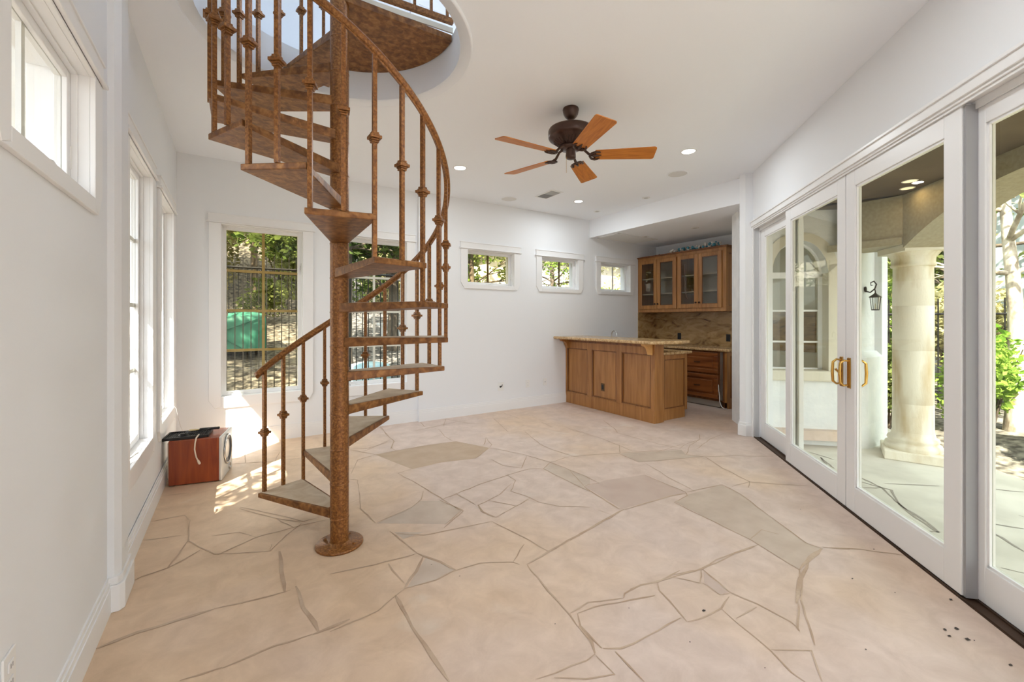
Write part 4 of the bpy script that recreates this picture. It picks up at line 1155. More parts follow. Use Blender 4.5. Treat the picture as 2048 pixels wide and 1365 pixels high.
def placed(o, label, cat, x, y, z, rz=0, rx=0):
    o.matrix_world = Mt @ Matrix.Translation((x, y, z)) @ Matrix.Rotation(rz, 4, 'Z') @ Matrix.Rotation(rx, 4, 'X')
    if label: tag(o, label, cat)
    return o
mb = MB()
gx, gy = 0.31, 0.24
mb.box(0, gx, 0, 0.012, 0, 0.022); mb.box(0, gx, gy - 0.012, gy, 0, 0.022); mb.box(0, 0.012, 0, gy, 0, 0.022); mb.box(gx - 0.012, gx, 0, gy, 0, 0.022)
for i in range(16): mb.box(0.012, gx - 0.012, 0.018 + i * 0.0135, 0.022 + i * 0.0135, 0.006, 0.012)
for i in range(18): mb.box(0.018 + i * 0.0165, 0.021 + i * 0.0165, 0.012, gy - 0.012, 0.008, 0.014)
placed(obj('wire_grille', mb, M['black']), 'black wire grille panel lying on top of the subwoofer', 'grille', -0.045, 0.01, H + 0.001, math.radians(5))
mb = MB(); mb.tube([(0, 0, 0), (0.035, 0.012, 0.014), (0.08, 0.02, 0.010), (0.13, 0.06, 0.016), (0.16, 0.10, 0.022)], 0.005, 7)
mb.box(-0.03, 0.002, -0.014, 0.014, -0.008, 0.016)
pc = placed(obj('plug_adapter', mb, M['black']), 'black plug and cord lying on the wire grille', 'plug', 0.10, 0.05, H + 0.032)
obj('prong', MB().box(-0.046, -0.03, -0.009, -0.006, 0.001, 0.008).box(-0.046, -0.03, 0.006, 0.009, 0.001, 0.008), M['chrome'], pc)
mb = MB()
mb.prism([(0.0, -0.013), (0.09, -0.014), (0.14, -0.012), (0.148, -0.006), (0.148, 0.006), (0.14, 0.012), (0.09, 0.014), (0.0, 0.013)], 0, 0.020)
kb = placed(obj('paint_scraper', mb, M['black'], None, 0.005), 'paint scraper with black handle resting on the grille corner', 'scraper', 0.16, 0.205, H + 0.026, math.radians(3))
obj('blade', MB().prism([(0.0, -0.012), (-0.05, -0.026), (-0.075, -0.02), (-0.075, 0.02), (-0.05, 0.026), (0.0, 0.012)], 0.006, 0.013), M['tan'], kb, 0.002)
obj('hang_hole_ring', MB().box(0.122, 0.142, -0.006, 0.006, 0.0195, 0.0215), M['steel'], kb)
mb = MB(); mb.tube([(0.195, 0.05, H + 0.026), (0.19, -0.004, H + 0.012), (0.184, -0.012, H - 0.03), (0.180, -0.010, H - 0.08), (0.186, -0.010, H - 0.12), (0.192, -0.008, H - 0.15), (0.205, -0.010, H - 0.18)], 0.0055, 8)
wc_ = placed(obj('cream_cable', mb, M['cord_white']), 'cream cable hanging down the front side of the subwoofer', 'cable', 0, 0, 0)
obj('connector', MB().tube([(0.203, -0.010, H - 0.172), (0.213, -0.011, H - 0.198), (0.217, -0.012, H - 0.208)], [0.008, 0.011, 0.006], 8), M['cord_white'], wc_)
mb = MB(); mb.tube([(XL + 0.01, 4.93, 0.62), (XL + 0.05, 4.97, 0.55), (XL + 0.06, 5.02, 0.45), (XL + 0.07, 5.08, 0.36), (XL + 0.09, 5.1, 0.30), (XL + 0.10, 5.08, 0.02)], 0.003, 5)
tag(obj('thin_wire', mb, M['white_plastic']), 'thin white wire trailing down the corner behind the subwoofer', 'wire')
mb = MB(); mb.prism_x([(5.02, 0.60), (5.16, 0.66), (5.17, 0.675), (5.02, 0.62)], XL + 0.02, XL + 0.10)

# ================================================================== OUTDOORS: PORCH
PZ = -0.20
pm = MB()
ppoly = [cw(-0.65, 0.19), cw(5.5, 0.19), cw(5.5, 2.30), cw(-2.6, 2.30), cw(-2.6, 1.6)]
pm.prism([(p[0], p[1]) for p in ppoly], PZ - 0.15, PZ)
pm.cur = 1
def PJ(wd, *lines):
    for l in lines: ribbon(pm, [floor_pt(1700 + x / 2.313, 700 + y / 2.313, PZ) for x, y in l], wd, PZ + 0.002, 7)
PJ(0.022, [(45,590),(150,640),(210,700),(280,760),(415,850)], [(40,610),(190,650),(230,720),(330,780),(415,845)], [(160,620),(415,632)], [(330,840),(415,843)], [(45,640),(150,640)],
   [(620,830),(700,870),(805,935)], [(620,800),(805,830)], [(625,640),(750,655),(805,660)], [(700,1010),(805,1035)], [(780,768),(805,775)])
for l in ([(1618,905),(1668,920)], [(1640,915),(1668,950)], [(1640,915),(1668,938)]):
    ribbon(pm, [floor_pt(x, y, PZ) for x, y in l], 0.02, PZ + 0.002, 3)
o = struct('floor_patio', pm, [M['patio'], M['patio_joint']])

# stone column
col = thing('porch_column', 'round limestone porch column with stepped base outside the glass doors', 'column', (6.47, 1.60, PZ))
mb = MB(); mb.box(-0.36, 0.36, -0.36, 0.36, 0, 0.10); mb.xform(Matrix.Rotation(math.radians(20), 4, 'Z'))
mb.xform(Matrix.Diagonal((0.74, 0.74, 1, 1)))
obj('plinth', mb, M['limestone'], col, 0.01)
obj('base', MB().lathe([(0.33, 0.10), (0.345, 0.13), (0.33, 0.165), (0.30, 0.175), (0.295, 0.19), (0.31, 0.21), (0.30, 0.235), (0.265, 0.25), (0.25, 0.30)], 48).xform(Matrix.Diagonal((0.73, 0.73, 1, 1))), M['limestone'], col)
prof = [(0.246, 0.30)]
for zj in (0.62, 1.22, 1.72):
    prof += [(0.243, zj - 0.004), (0.238, zj), (0.243, zj + 0.004)]
prof += [(0.236, 2.18)]
obj('shaft', MB().lathe(prof, 48).xform(Matrix.Diagonal((0.73, 0.73, 1, 1))), M['limestone'], col)
obj('capital', MB().lathe([(0.236, 2.16), (0.25, 2.17), (0.25, 2.19), (0.24, 2.20), (0.245, 2.26), (0.28, 2.30), (0.30, 2.32)], 48).xform(Matrix.Diagonal((0.78, 0.78, 1, 1))), M['limestone'], col)
mb = MB(); mb.box(-0.24, 0.24, -0.22, 0.22, 2.32, 2.395); mb.xform(Matrix.Rotation(math.radians(45), 4, 'Z'))
obj('abacus', mb, M['stucco_cream'], col, 0.006)
# arcade with arch
mb = MB()
zc0, zc1 = 2.15, 2.78
def arc_z(s_):
    return max(zc0, 2.56 - 0.41 * ((s_ - 1.5) / 1.5) ** 2)
NS = 28
for i in range(NS):
    s0, s1 = i * 3.0 / NS, (i + 1) * 3.0 / NS
    a, b = arc_z(s0), arc_z(s1)
    v = [(s0, 1.5, a), (s1, 1.5, b), (s1, 1.5, zc1), (s0, 1.5, zc1), (s0, 1.9, a), (s1, 1.9, b), (s1, 1.9, zc1), (s0, 1.9, zc1)]
    mb.add(v, [(0, 1, 2, 3), (7, 6, 5, 4), (4, 5, 1, 0), (3, 2, 6, 7)])
mb.box(3.0, 5.6, 1.5, 1.9, zc0, zc1)
struct('wall_arcade', mb, M['porch_beam'], loc=CO, rotz=CROT)
mb = MB()
mb.prism([(6.13, 1.605), (6.13, 2.2), (6.60, 2.2), (6.60, 1.98), (6.72, 1.86), (6.42, 1.30)], 2.196, 2.78)
mb.box(6.10, 6.13, 1.60, 2.3, 2.19, 2.27)
struct('wall_porch_beam', mb, M['porch_beam'])
mb = MB(); P = [cw(-0.75, 0.19), cw(5.6, 0.19), cw(5.6, 1.9), cw(0.2, 1.9), (6.7, 1.95), (6.3, 2.24), (5.53, 3.0)]
mb.prism([(p[0], p[1]) for p in P], 2.73, 2.82)
struct('ceiling_porch', mb, M['porch_ceiling'])
mb = MB(); P = [cw(-2.2, 0.19), cw(5.6, 0.19), cw(5.6, 2.35), cw(-2.3, 2.35)]
mb.prism([(p[0], p[1]) for p in P], 2.82, 3.30)
struct('ceiling_porch.001', mb, M['stucco'])
for i, (x, y) in enumerate([(5.57, 1.40), (5.85, 1.49)]):  # the second is an added glow standing in for a reflection of the first
    can(x, y, 2.73, 0.062, 2, ['warm glowing porch ceiling light nearer the doors', 'warm glowing disc standing in for the reflection of the porch light'][i])

# window wall of the nook, 45 degrees; local x along (1,-1)/sqrt2, y = into the house
NO = (5.46, 3.04, 0); NR = math.radians(-45)
mb = MB()
Lw = 1.235; sa, sb = 0.374, 1.024; sill = 0.70; spring = 1.95; top = 2.36
z0w, z1w = PZ, 2.8
thw = 0.30
def ah(s_):
    c_ = (sa + sb) / 2; h = (sb - sa) / 2
    u = min(1, abs(s_ - c_) / h)
    return spring + (top - spring) * (1 - u ** 2.2) ** 0.6
mb.box(0, sa, 0, thw, z0w, z1w); mb.box(sb, Lw, 0, thw, z0w, z1w); mb.box(sa, sb, 0, thw, z0w, sill)
n = 16
for i in range(n):
    s0 = sa + (sb - sa) * i / n; s1 = sa + (sb - sa) * (i + 1) / n
    a, b = ah(s0), ah(s1)
    mb.add([(s0, 0, a), (s1, 0, b), (s1, 0, z1w), (s0, 0, z1w), (s0, thw, a), (s1, thw, b), (s1, thw, z1w), (s0, thw, z1w)],
           [(0, 1, 2, 3), (7, 6, 5, 4), (4, 5, 1, 0), (3, 2, 6, 7)])
struct('wall_outer_nook', mb, M['stucco'], loc=NO, rotz=NR)
mb = MB()
mb.prism_y([(sa - 0.05, sill - 0.10), (sb + 0.10, sill - 0.10), (sb + 0.12, sill - 0.02), (sb + 0.10, sill + 0.03), (sa - 0.05, sill + 0.03)], -0.07, 0.16)
struct('trim_7', mb, M['stucco_cream'], 0.02, NO, NR, 'rough cream stone sill of the arched nook window')
# cream cast-stone surround
mb = MB()
for i in range(n):
    s0 = sa + (sb - sa) * i / n; s1 = sa + (sb - sa) * (i + 1) / n
    a, b = ah(s0), ah(s1)
    c_ = (sa + sb) / 2
    def out(s_, z_): return (c_ + (s_ - c_) * 1.32, z_ + 0.10)
    p0, p1 = out(s0, a), out(s1, b)
    mb.add([(s0, -0.012, a), (s1, -0.012, b), (p1[0], -0.012, p1[1]), (p0[0], -0.012, p0[1]), (s0, 0, a), (s1, 0, b), (p1[0], 0, p1[1]), (p0[0], 0, p0[1])],
           [(0, 1, 2, 3), (3, 2, 6, 7)])
mb.box(sb, sb + 0.105, -0.012, 0, sill, ah(sb) + 0.1); mb.box(sa - 0.105, sa, -0.012, 0, sill, ah(sa) + 0.1)
mb.box(sb - 0.004, sb + 0.001, -0.012, 0.19, sill, spring)
struct('trim_8', mb, M['stucco_cream'], 0, NO, NR, 'cream stone surround of the arched nook window')
w9 = structE('window_9', NO, NR, 'arched white porch window with small panes beyond the far door leaf')
yf0, yf1 = 0.15, 0.19
mb = MB()
for (a, b, c_, d_) in ((sa, sa + 0.05, sill, spring), (sb - 0.05, sb, sill, spring), (sa, sb, sill, sill + 0.05), (sa, sb, spring - 0.05, spring + 0.03), ((sa + sb) / 2 - 0.025, (sa + sb) / 2 + 0.025, sill, spring)):
    mb.box(a, b, yf0, yf1, c_, d_)
for z in (1.08, 1.48):
    mb.box(sa, sb, yf0 + 0.008, yf1 - 0.008, z - 0.012, z + 0.012)
pv = None
for i in range(17):
    s_ = sa + (sb - sa) * i / 16; p = (s_, (yf0 + yf1) / 2, ah(s_) - 0.01)
    if pv: mb.tube([pv, p], 0.024, 6)
    pv = p
mb.box((sa + sb) / 2 - 0.012, (sa + sb) / 2 + 0.012, yf0 + 0.008, yf1 - 0.008, spring, top)
obj('frame', mb, M['trim'], w9, 0.003)
mb = MB(); pp = [(sa, sill), (sb, sill)] + [(sa + (sb - sa) * i / 16, ah(sa + (sb - sa) * i / 16)) for i in range(16, -1, -1)]
mb.prism_y(pp, 0.165, 0.170)
obj('pane', mb, M['glass_door'], w9)
# stucco pier with battered foot
mb = MB()
mb.prism([(6.30, 2.20), (6.42, 2.11), (6.92, 2.07), (6.97, 2.12), (6.97, 2.5), (6.5, 2.5)], PZ, 2.8)
fo = [(6.24, 2.14), (6.45, 1.99), (6.97, 1.96), (7.06, 2.03), (7.06, 2.55), (6.4, 2.5)]
fi = [(6.29, 2.18), (6.44, 2.08), (6.94, 2.05), (6.99, 2.10), (6.99, 2.5), (6.45, 2.5)]
nb = len(fo)
zl = [PZ, 0.30, 0.90, 0.97]
rings = []
for j, zz in enumerate(zl):
    f = [0, 0.15, 0.25, 1.0][j]
    rings += [(fo[i][0] * (1 - f) + fi[i][0] * f, fo[i][1] * (1 - f) + fi[i][1] * f, zz) for i in range(nb)]
mb.add(rings, [(j * nb + i, j * nb + (i + 1) % nb, (j + 1) * nb + (i + 1) % nb, (j + 1) * nb + i) for j in range(3) for i in range(nb)] + [tuple(range(3 * nb, 4 * nb))])
struct('wall_outer_pier', mb, M['stucco'])
# eave along the left wall
mb = MB(); mb.box(-1.30, -0.68, -3, 5.9, 2.56, 2.72)
struct('ceiling_eave', mb, M['stucco'])
struct('wall_upper.002', MB().box(-0.9, -0.68, -2.7, 5.9, ZC + 0.1, 3.4), M['stucco'])

# wall lantern on the pier
ln = thing('wall_lantern', 'dark metal wall lantern on the white stucco pier', 'lantern', (6.62, 2.085, 1.48))
mb = MB(); mb.lathe([(0.045, 0), (0.045, 0.012), (0.02, 0.02)], 16); mb.xform(Matrix.Translation((0, 0, 0.33)) @ Matrix.Rotation(PI / 2, 4, 'X'))
obj('backplate', mb, M['dark_bronze'], ln)
arc_ = [(0, -0.01, 0.30), (0, -0.07, 0.28), (0, -0.13, 0.33), (0, -0.155, 0.40), (0, -0.12, 0.45), (0, -0.075, 0.43), (0, -0.08, 0.385), (0, -0.11, 0.39)]
arc_ = arc_[:5] + arc_[5:]
obj('scroll_arm', MB().tube(arc_, [0.011] * 5 + [0.009, 0.007, 0.004], 8).tube([(0, -0.13, 0.335), (0, -0.14, 0.29), (0, -0.14, 0.25)], 0.008, 8), M['dark_bronze'], ln)
mb = MB(); mb.lathe([(0.012, 0.27), (0.03, 0.25), (0.085, 0.215), (0.100, 0.205), (0.100, 0.198), (0.08, 0.198)], 4, (0, -0.14), False, rot=PI / 4)
mb.lathe([(0.058, 0.0), (0.062, 0.004), (0.062, 0.014), (0.055, 0.016)], 4, (0, -0.14), False, rot=PI / 4)
for k in range(4):
    a = PI / 4 + k * PI / 2
    mb.tube([(0.058 * math.cos(a), -0.14 + 0.058 * math.sin(a), 0.01), (0.082 * math.cos(a), -0.14 + 0.082 * math.sin(a), 0.2)], 0.005, 5)
obj('cage', mb, M['dark_bronze'], ln)
mb = MB(); mb.lathe([(0.053, 0.012), (0.077, 0.198)], 4, (0, -0.14), False, caps=False, rot=PI / 4)
obj('glass_panes', mb, M['lantern_glass'], ln)
ln.scale = (0.72, 0.72, 0.8)
obj('candle', MB().lathe([(0.012, 0.012), (0.012, 0.09), (0.004, 0.11)], 10, (0, -0.14)), M['cream'], ln)

# ================================================================== OUTDOORS: GROUND AND PLANTING
def gz(x, y):
    """ground height"""
    h = PZ - 0.10
    hill = min(7.0, max(0.0, y - 19.0) * 0.75) + min(6.0, max(0.0, x - y - 14.5) * 0.6) * (1 if y < 10 else 0)
    d = max(0.0, y - 6.6)
    back = min(1.9, d * 0.23)
    d2 = max(0.0, (x - y) - 6.0) if y < 6 else 0
    right = min(0.5, d2 * 0.05)
    return h + hill + back + right + 0.05 * noise.noise(Vector((x * 0.6, y * 0.6, 0)))
gm = MB()
NX, NY = 70, 70
xs = [-26 + 62 * i / NX for i in range(NX + 1)]; ysx = [-22 + 58 * j / NY for j in range(NY + 1)]
gm.add([(x, y, min(gz(x, y), -0.35) if (-1.5 < x < 8 and -3.5 < y < 5.0) else gz(x, y)) for y in ysx for x in xs],
       [(j * (NX + 1) + i, j * (NX + 1) + i + 1, (j + 1) * (NX + 1) + i + 1, (j + 1) * (NX + 1) + i) for j in range(NY) for i in range(NX)], True)
struct('floor_ground', gm, M['soil'])

def leaves(mb, n, c, r, size, rnd, squash=0.0, shell=0.0):
    for _ in range(n):
        while True:
            p = Vector((rnd.uniform(-1, 1), rnd.uniform(-1, 1), rnd.uniform(-1, 1)))
            if shell < p.length < 1: break
        p = Vector((c[0] + p.x * r[0], c[1] + p.y * r[1], c[2] + p.z * r[2]))
        a = Vector((rnd.gauss(0, 1), rnd.gauss(0, 1), rnd.gauss(0, 0.6))); a.normalize()
        b = a.cross(Vector((rnd.gauss(0, 1), rnd.gauss(0, 1), rnd.gauss(0, 1)))); b.normalize()
        s_ = size * rnd.uniform(0.6, 1.4)
        mb.add([p - a * s_, p + b * s_ * 0.45, p + a * s_, p - b * s_ * 0.45], [(0, 1, 2, 3)])
def branch(mb, p, d, L, r, depth, rnd, spread=0.7, tips=None):
    pts = [p.copy()]; q = p.copy(); dd = d.copy()
    for i in range(4):
        dd = (dd + Vector((rnd.uniform(-1, 1), rnd.uniform(-1, 1), rnd.uniform(-0.6, 0.8))) * 0.22).normalized()
        q = q + dd * L / 4; pts.append(q.copy())
    mb.tube(pts, [r * (1 - 0.13 * i) for i in range(5)], 6 if depth > 1 else 5, caps=False)
    if tips is not None: tips.append(q.copy())
    if depth <= 0: return
    for k in range(3 if depth > 1 else 2):
        st = pts[rnd.choice([2, 3, 4])]
        nd = (dd + Vector((rnd.uniform(-1, 1), rnd.uniform(-1, 1), rnd.uniform(-0.7, 0.7))) * spread * 1.3).normalized()
        branch(mb, st, nd, L * rnd.uniform(0.55, 0.8), r * 0.5, depth - 1, rnd, spread, tips)
def tree(x, y, h, r, seed, label, leafm, n, lsize=0.06, barkm='bark', crown=None, lean=(0, 0), z0=None, cat='tree', depth=3, base=0.45, tipr=0.5):
    rnd = random.Random(seed)
    zb = gz(x, y) - 0.1 if z0 is None else z0
    t = thing('tree', label, cat, (x, y, zb))
    mb = MB(); tips = []
    hb = h * base
    pts = [Vector((lean[0] * f * h + 0.10 * noise.noise(Vector((seed, f * 2, 0))) * (1 if f else 0), lean[1] * f * h + 0.10 * noise.noise(Vector((seed, f * 2, 5))) * (1 if f else 0), f * h)) for f in [i / 10 for i in range(11)]]
    mb.tube(pts, [r * (1.25 if i == 0 else 1) * (1 - 0.07 * i) for i in range(11)], 9)
    for i in range(3, 11):
        if i / 10 < base: continue
        for _ in range(2):
            an = rnd.uniform(0, 2 * PI)
            branch(mb, pts[i], Vector((math.cos(an), math.sin(an), rnd.uniform(-0.1, 0.7))).normalized(), h * 0.22, r * 0.32, depth - 1, rnd, 0.7, tips)
    obj('trunk', mb, M[barkm], t)
    if n:
        lm = MB()
        for k in range(len(tips)):
            leaves(lm, max(1, n // len(tips)), tips[k], (tipr, tipr, tipr * 0.7), lsize, rnd)
        obj('foliage', lm, M[leafm], t)
    return t
def shrub(x, y, w_, h, seed, label, leafm, n, lsize=0.05, z0=None):
    rnd = random.Random(seed)
    zb = gz(x, y) if z0 is None else z0
    t = thing('shrub', label, 'shrub', (x, y, zb))
    mb = MB()
    for k in range(7):
        an = rnd.uniform(0, 2 * PI); e = Vector((math.cos(an) * w_ * 0.5, math.sin(an) * w_ * 0.5, h * 0.8))
        mb.tube([(0, 0, 0), (e.x * 0.4, e.y * 0.4, e.z * 0.5), tuple(e)], [0.018, 0.012, 0.006], 5)
    obj('stems', mb, M['bark'], t)
    lm = MB()
    for k in range(9):
        an = rnd.uniform(0, 2 * PI); rr = rnd.uniform(0.1, 0.6) * w_
        leaves(lm, n // 9, (math.cos(an) * rr, math.sin(an) * rr, rnd.uniform(0.3, 0.85) * h), (w_ * 0.42, w_ * 0.42, h * 0.30), lsize, rnd)
    obj('foliage', lm, M[leafm], t)
    return t

def iron_fence(name, a, b, zfun, h, spacing, label, rw=0.008, post_every=18, rails=(0.15, 0.86)):
    t = thing(name, label, 'fence', (a[0], a[1], 0))
    L = math.hypot(b[0] - a[0], b[1] - a[1]); dx, dy = (b[0] - a[0]) / L, (b[1] - a[1]) / L
    n = int(L / spacing)
    pk = MB(); po = MB()
    for i in range(n + 1):
        x, y = dx * i * spacing, dy * i * spacing
        z = zfun(a[0] + x, a[1] + y)
        if i % post_every == 0: po.box(x - rw * 2.4, x + rw * 2.4, y - rw * 2.4, y + rw * 2.4, z - 0.1, z + h * 0.94)
        else: pk.box(x - rw, x + rw, y - rw, y + rw, z + 0.03, z + h)
    obj('pickets', pk, M['iron'], t); t.children[0]['kind'] = 'stuff'
    obj('posts', po, M['iron'], t)
    za, zb = zfun(*a), zfun(*b)
    for fz in rails:
        mb = MB(); mb.tube([(0, 0, za + h * fz), (dx * L, dy * L, zb + h * fz)], 0.017, 4, smooth=False)
        obj('rail', mb, M['iron'], t)
    return t
flat = lambda x, y: -0.20
iron_fence('iron_fence', (-3.2, 7.4), (3.6, 7.4), flat, 2.52, 0.100, 'black iron picket fence just outside the tall back windows', 0.006, 24, (0.12, 0.925))
iron_fence('iron_fence', (-9, 14.5), (5.2, 14.8), lambda x, y: 1.40, 1.55, 0.115, 'second black picket fence farther back up the wooded slope', 0.010, 22)

# green tarp crate
tx, ty = -0.12, 10.7
tz = 0.72
tp = thing('tarp_cover', 'green tarpaulin draped over a box beyond the window fence', 'tarp', (tx, ty, tz))
mb = MB(); ww = 0.66
v = []
rnd = random.Random(8)
N1 = 10
for j, (sc_, zz) in enumerate(((1.04, 0), (1.02, 0.3), (1.0, 0.55), (0.97, 0.66), (0.6, 0.70), (0.0, 0.68))):
    for k in range(24):
        a = 2 * PI * k / 24; c_, s_ = math.cos(a), math.sin(a); m_ = 1 / max(abs(c_), abs(s_))
        v.append((c_ * m_ * ww * sc_ * (1 + 0.02 * rnd.uniform(-1, 1)), s_ * m_ * 0.5 * sc_ * (1 + 0.03 * rnd.uniform(-1, 1)), zz + 0.04 * rnd.uniform(-1, 1) * (zz > 0) + 0.10 * c_ * (zz > 0.5)))
mb.add(v, [(j * 24 + k, j * 24 + (k + 1) % 24, (j + 1) * 24 + (k + 1) % 24, (j + 1) * 24 + k) for j in range(5) for k in range(24)], True)
obj('sheet', mb, M['tarp'], tp)
mb = MB(); mb.tube([(-0.6, -0.53, 0.1), (-0.2, -0.53, 0.36), (0.5, -0.52, 0.66)], 0.010, 5); mb.tube([(-0.6, -0.53, 0.60), (-0.2, -0.53, 0.36), (0.25, -0.54, 0.05)], 0.010, 5)
obj('tie_straps', mb, M['tarp_rope'], tp)
mb = MB(); mb.lathe([(0.38, 0), (0.42, 0.05), (0.40, 0.35), (0.38, 0.42), (0.2, 0.46), (0.001, 0.46)], 24)
o = obj('water_tub', mb, M['barrel']); o.location = (2.25, 8.7, 0.05); tag(o, 'pale blue tub on the ground behind the stair window', 'tub')
mb = MB(); mb.box(-0.16, 0.16, -0.12, 0.12, 0, 0.28); mb.box(-0.18, 0.18, -0.14, 0.14, 0.28, 0.31)
o = obj('storage_box', mb, M['shed_white'], None, 0.01); o.location = (3.15, 8.9, 0.08); tag(o, 'small white box on the ground right of the blue tub', 'box')
mb = MB(); mb.box(-0.35, 0.35, -0.3, 0.3, 0, 0.75); mb.box(-0.42, 0.42, -0.36, 0.36, 0.75, 0.82); mb.box(-0.2, 0.2, -0.31, -0.30, 0.3, 0.6)
o = obj('garden_cabinet', mb, M['shed_white'], None, 0.01); o.location = (3.6, 11.2, 0.45); tag(o, 'white garden cabinet under the trees behind the stair window', 'cabinet')

# back trees
tree(-2.5, 11.5, 6.0, 0.13, 1, 'dark slim tree seen at the left of the tall back window', 'leaf_gold', 5200, 0.06)
tree(-0.35, 12.4, 6.5, 0.11, 2, 'slim dark trunk behind the tarp in the tall back window', 'leaf_gold', 6000, 0.06)
tree(-1.6, 16.8, 7.5, 0.20, 3, 'pale sunlit tree far back in the tall back window', 'leaf_gold', 7500, 0.09, 'bark_pale', tipr=0.8)
tree(0.6, 17.5, 7.5, 0.14, 4, 'thin tree beyond the far fence', 'leaf_mid', 7500, 0.09, tipr=0.8)
tree(3.3, 10.6, 5.5, 0.15, 5, 'leafy dark tree filling the stair window', 'leaf_dark', 9000, 0.085, base=0.3)
tree(2.0, 9.2, 4.4, 0.06, 12, 'small leafy tree with big dark leaves at the top of the stair window', 'leaf_dark', 5000, 0.09, base=0.45)
tree(5.6, 10.8, 6.0, 0.09, 6, 'leafy tree seen in the first small high window', 'leaf_mid', 9000, 0.07, base=0.25)
tree(7.0, 9.8, 5.0, 0.05, 7, 'bright leafy tree behind the first small high window', 'leaf_bright', 6000, 0.06, base=0.25)
tree(9.0, 11.2, 6.5, 0.10, 8, 'bare-limbed tree in front of the cream house, left one', 'leaf_gold', 1500, 0.06, base=0.3, lean=(-0.06, 0))
tree(10.9, 11.6, 6.5, 0.11, 9, 'bare-limbed tree in front of the cream house, right one', 'leaf_gold', 1500, 0.06, base=0.3, lean=(-0.05, 0))
tree(12.2, 10.2, 5.5, 0.10, 10, 'golden leafy tree seen in the third small high window', 'leaf_gold', 6500, 0.06, base=0.2)
tree(13.9, 10.2, 5.5, 0.07, 11, 'green leafy tree seen at the right of the third small window', 'leaf_mid', 5000, 0.06, base=0.2)
tree(-5.2, 17.5, 7.5, 0.16, 13, 'tree far back at the left of the woods', 'leaf_mid', 6500, 0.10, tipr=0.9)
tree(2.6, 21.5, 8.5, 0.18, 14, 'tree deep in the woods behind the stair window', 'leaf_gold', 8000, 0.12, tipr=1.0)
tree(-2.6, 23, 8.5, 0.18, 15, 'tree deepest in the woods, behind the far fence', 'leaf_gold', 8000, 0.12, tipr=1.0)
shrub(0.7, 13.6, 0.9, 1.1, 21, 'low green shrub beyond the far side of the tarp', 'leaf_mid', 1800, 0.06)
for i, (x, y, w_, h, lf, lb) in enumerate([
    (-8.0, 19.0, 1.9, 4.6, 'leaf_gold', 'tall golden thicket at the far left of the woods'),
    (-4.4, 19.6, 1.9, 4.8, 'leaf_mid', 'tall green thicket behind the far fence, left of the tarp'),
    (-1.2, 19.8, 1.9, 4.8, 'leaf_gold', 'tall golden thicket behind the far fence, in line with the tarp'),
    (1.6, 19.2, 1.8, 4.4, 'leaf_mid', 'tall green thicket behind the far fence, right of the tarp'),
    (4.8, 18.2, 1.8, 4.6, 'leaf_gold', 'tall golden thicket behind the stair window'),
    (7.6, 16.6, 1.8, 4.6, 'leaf_mid', 'tall green thicket left of the cream house'),
    (20.5, 15.5, 2.0, 5.0, 'leaf_gold', 'tall golden thicket right of the cream house'),
    (17.6, 12.0, 1.6, 4.6, 'leaf_mid', 'tall green thicket seen in the third small window'),
    (17.5, 5.5, 2.0, 4.6, 'leaf_gold', 'tall golden thicket beyond the fence behind the stone column'),
    (16.0, 2.6, 1.5, 4.4, 'leaf_mid', 'tall green thicket left of the pale blue garden building'),
    (12.2, 3.3, 0.9, 2.2, 'leaf_bright', 'bright green bush just beyond the garden fence'),
    (10.9, 0.35, 0.95, 2.3, 'leaf_mid', 'leafy green bush behind the pale leaning trunk'),
    (11.2, 2.15, 0.9, 2.0, 'leaf_gold', 'golden bush beyond the garden fence, in line with the column'),
    (10.3, -1.4, 1.0, 2.0, 'leaf_mid', 'leafy green bush right of the pale leaning trunk'),
    (14.6, -2.6, 1.8, 4.0, 'leaf_mid', 'tall green thicket at the far right of the garden')]):
    shrub(x, y, w_ * 1.15, h, 60 + i, lb, lf, 13000 if h > 3 else 6000, 0.10 if h > 3 else 0.06)
# cream house beyond
hs = thing('neighbour_house', 'cream house with grey roof seen through the middle small window', 'house', (14.5, 17.5, 1.0))
obj('walls', MB().box(-4.5, 4.5, 0, 5, 0, 3.6), M['house_far'], hs)
obj('roof', MB().prism_x([(-0.5, 3.6), (5.5, 3.6), (2.5, 5.2)], -4.9, 4.9), M['roof'], hs)
for x in (-2.6, 0.2, 2.9): obj('window', MB().box(x, x + 0.9, -0.03, 0, 1.6, 2.7), M['glass_cab'], hs)

# right garden, beyond the porch
iron_fence('iron_fence', (8.6, 4.9), (11.5, -3.8), lambda x, y: -0.05, 1.75, 0.12, 'iron picket fence beyond the shrubs outside the sliding doors', 0.009)
shrub(8.35, 2.35, 0.55, 1.25, 31, 'green shrub between the stucco pier and the column', 'leaf_mid', 2600, 0.05)
shrub(8.7, 1.35, 0.6, 1.5, 32, 'green shrub behind the right side of the column', 'leaf_bright', 3200, 0.05)
shrub(7.75, 0.22, 0.62, 1.35, 33, 'bright green shrub seen through the nearest door leaf', 'leaf_bright', 4200, 0.05)
shrub(8.2, -0.7, 0.7, 1.4, 34, 'dense green shrub right of the pale leaning trunk', 'leaf_bright', 3500, 0.05)
shrub(9.8, 3.2, 0.8, 1.1, 35, 'leafy shrub at the foot of the garden fence', 'leaf_mid', 2200, 0.06)
tree(9.15, 1.18, 4.6, 0.115, 41, 'pale leaning tree trunk outside the nearest door leaf', 'leaf_mid', 900, 0.06, 'bark_pale', lean=(0.035, 0.02), base=0.5)
tree(11.5, 4.0, 5.8, 0.11, 42, 'dark crooked tree beyond the column, left one', 'leaf_gold', 5200, 0.07, lean=(-0.1, 0.05), base=0.25)
tree(12.8, 2.0, 6.0, 0.12, 43, 'leafy tree beyond the fence behind the column', 'leaf_mid', 5200, 0.08, base=0.2)
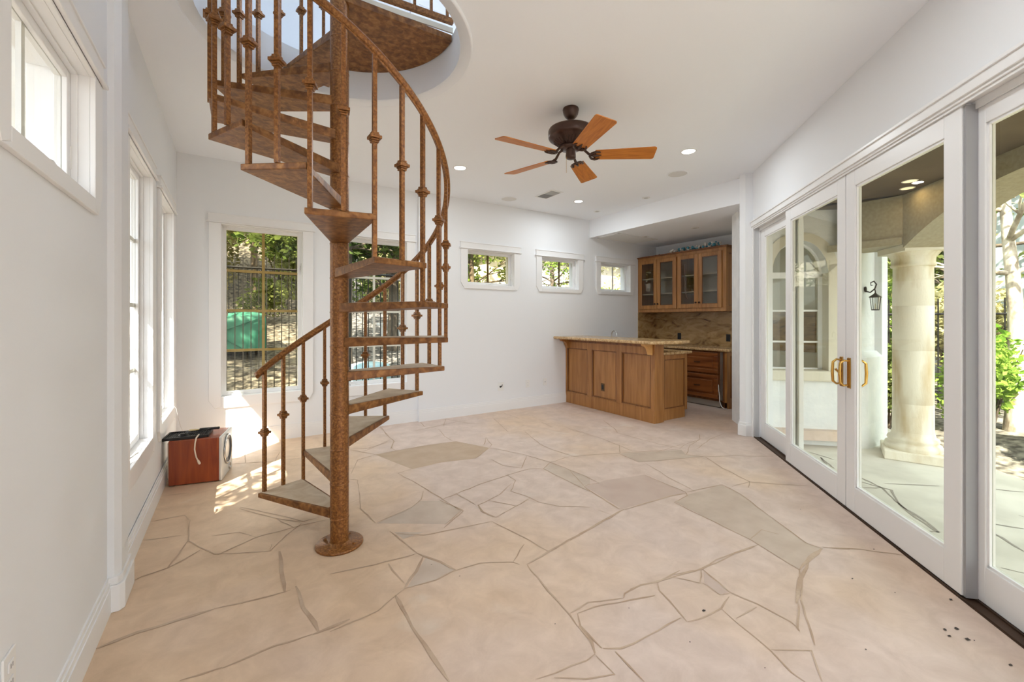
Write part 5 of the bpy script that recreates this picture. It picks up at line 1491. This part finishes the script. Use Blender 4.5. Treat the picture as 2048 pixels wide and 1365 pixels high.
tree(12.8, -0.6, 6.0, 0.10, 44, 'leafy tree beyond the fence at the right edge', 'leaf_bright', 7000, 0.07, base=0.2)
tree(14.5, 5.0, 7.0, 0.14, 45, 'tall golden tree farthest beyond the garden fence', 'leaf_gold', 6500, 0.10, tipr=0.8)
tree(15.5, 1.2, 7.0, 0.14, 46, 'tall tree behind the pale blue garden building', 'leaf_mid', 6500, 0.10, tipr=0.8)
gb = thing('garden_building', 'pale blue-white building beyond the trees at the right edge', 'building', (13.4, 1.0, 0))
obj('walls', MB().box(0, 3, -3.0, 1.35, -0.3, 4.4), M['house_blue'], gb)
obj('roof', MB().box(-0.2, 3.2, -3.2, 1.5, 4.4, 4.6), M['roof'], gb)

tree(-3.9, 7.6, 5.6, 0.12, 55, 'leafy tree added out of view left of the near fence to shade the ground', 'leaf_dark', 9000, 0.08, base=0.4, tipr=0.8)  # unseen canopy put in to cast shade on the ground behind the house
tree(-5.6, 10.6, 6.2, 0.13, 56, 'leafy tree added out of view left of the tarp to shade the slope', 'leaf_dark', 9000, 0.09, base=0.4, tipr=0.9)  # also added out of view, only for its shade on the slope
# trees on the sunny left side: their leaves dapple the light on the floor
def sunback(x, y, z, t): return (x - SD.x * t, y - SD.y * t, z - SD.z * t)
tree(-4.6, 0.6, 5.4, 0.10, 51, 'leafy tree outside the left wall', 'leaf_dark', 0, 0.06, base=0.5)
rnd = random.Random(77)
lm = MB()
for (fx, fy, zz, n_, rr) in ((0.35, 4.45, 0, 420, 0.62), (0.75, 4.1, 0, 260, 0.6), (-0.1, 3.9, 0, 110, 0.35), (0.3, 3.5, 0.3, 150, 0.4)):
    c_ = sunback(fx, fy, zz, 4.6)
    leaves(lm, n_, c_, (rr, rr, rr * 0.8), 0.055, rnd)
mb = MB(); mb.tube([(-4.4, 0.8, -0.3), (-4.2, 1.0, 2.0), (-3.3, 1.5, 3.4), (-2.6, 2.0, 4.0), (-2.1, 2.4, 4.3)], [0.07, 0.06, 0.04, 0.025, 0.01], 7)
br = thing('young_oak', 'young tree whose branch shades the left windows', 'tree', (-4.4, 0.8, -0.3))
obj('trunk', mb, M['bark'], br, world=True); obj('foliage', lm, M['leaf_mid'], br, world=True)

GR = {'recessed_light': 'round recessed ceiling lights', 'eyeball_downlight': 'small unlit downlights', 'ceiling_speaker': 'flush ceiling speakers',
      'wall_outlet': 'electrical outlets', 'tree': 'trees outside', 'shrub': 'shrubs outside', 'iron_fence': 'iron picket fences'}
for o in bpy.data.objects:
    k = o.name.split('.')[0]
    if o.parent is None and k in GR and 'label' in o: o['group'] = GR[k]
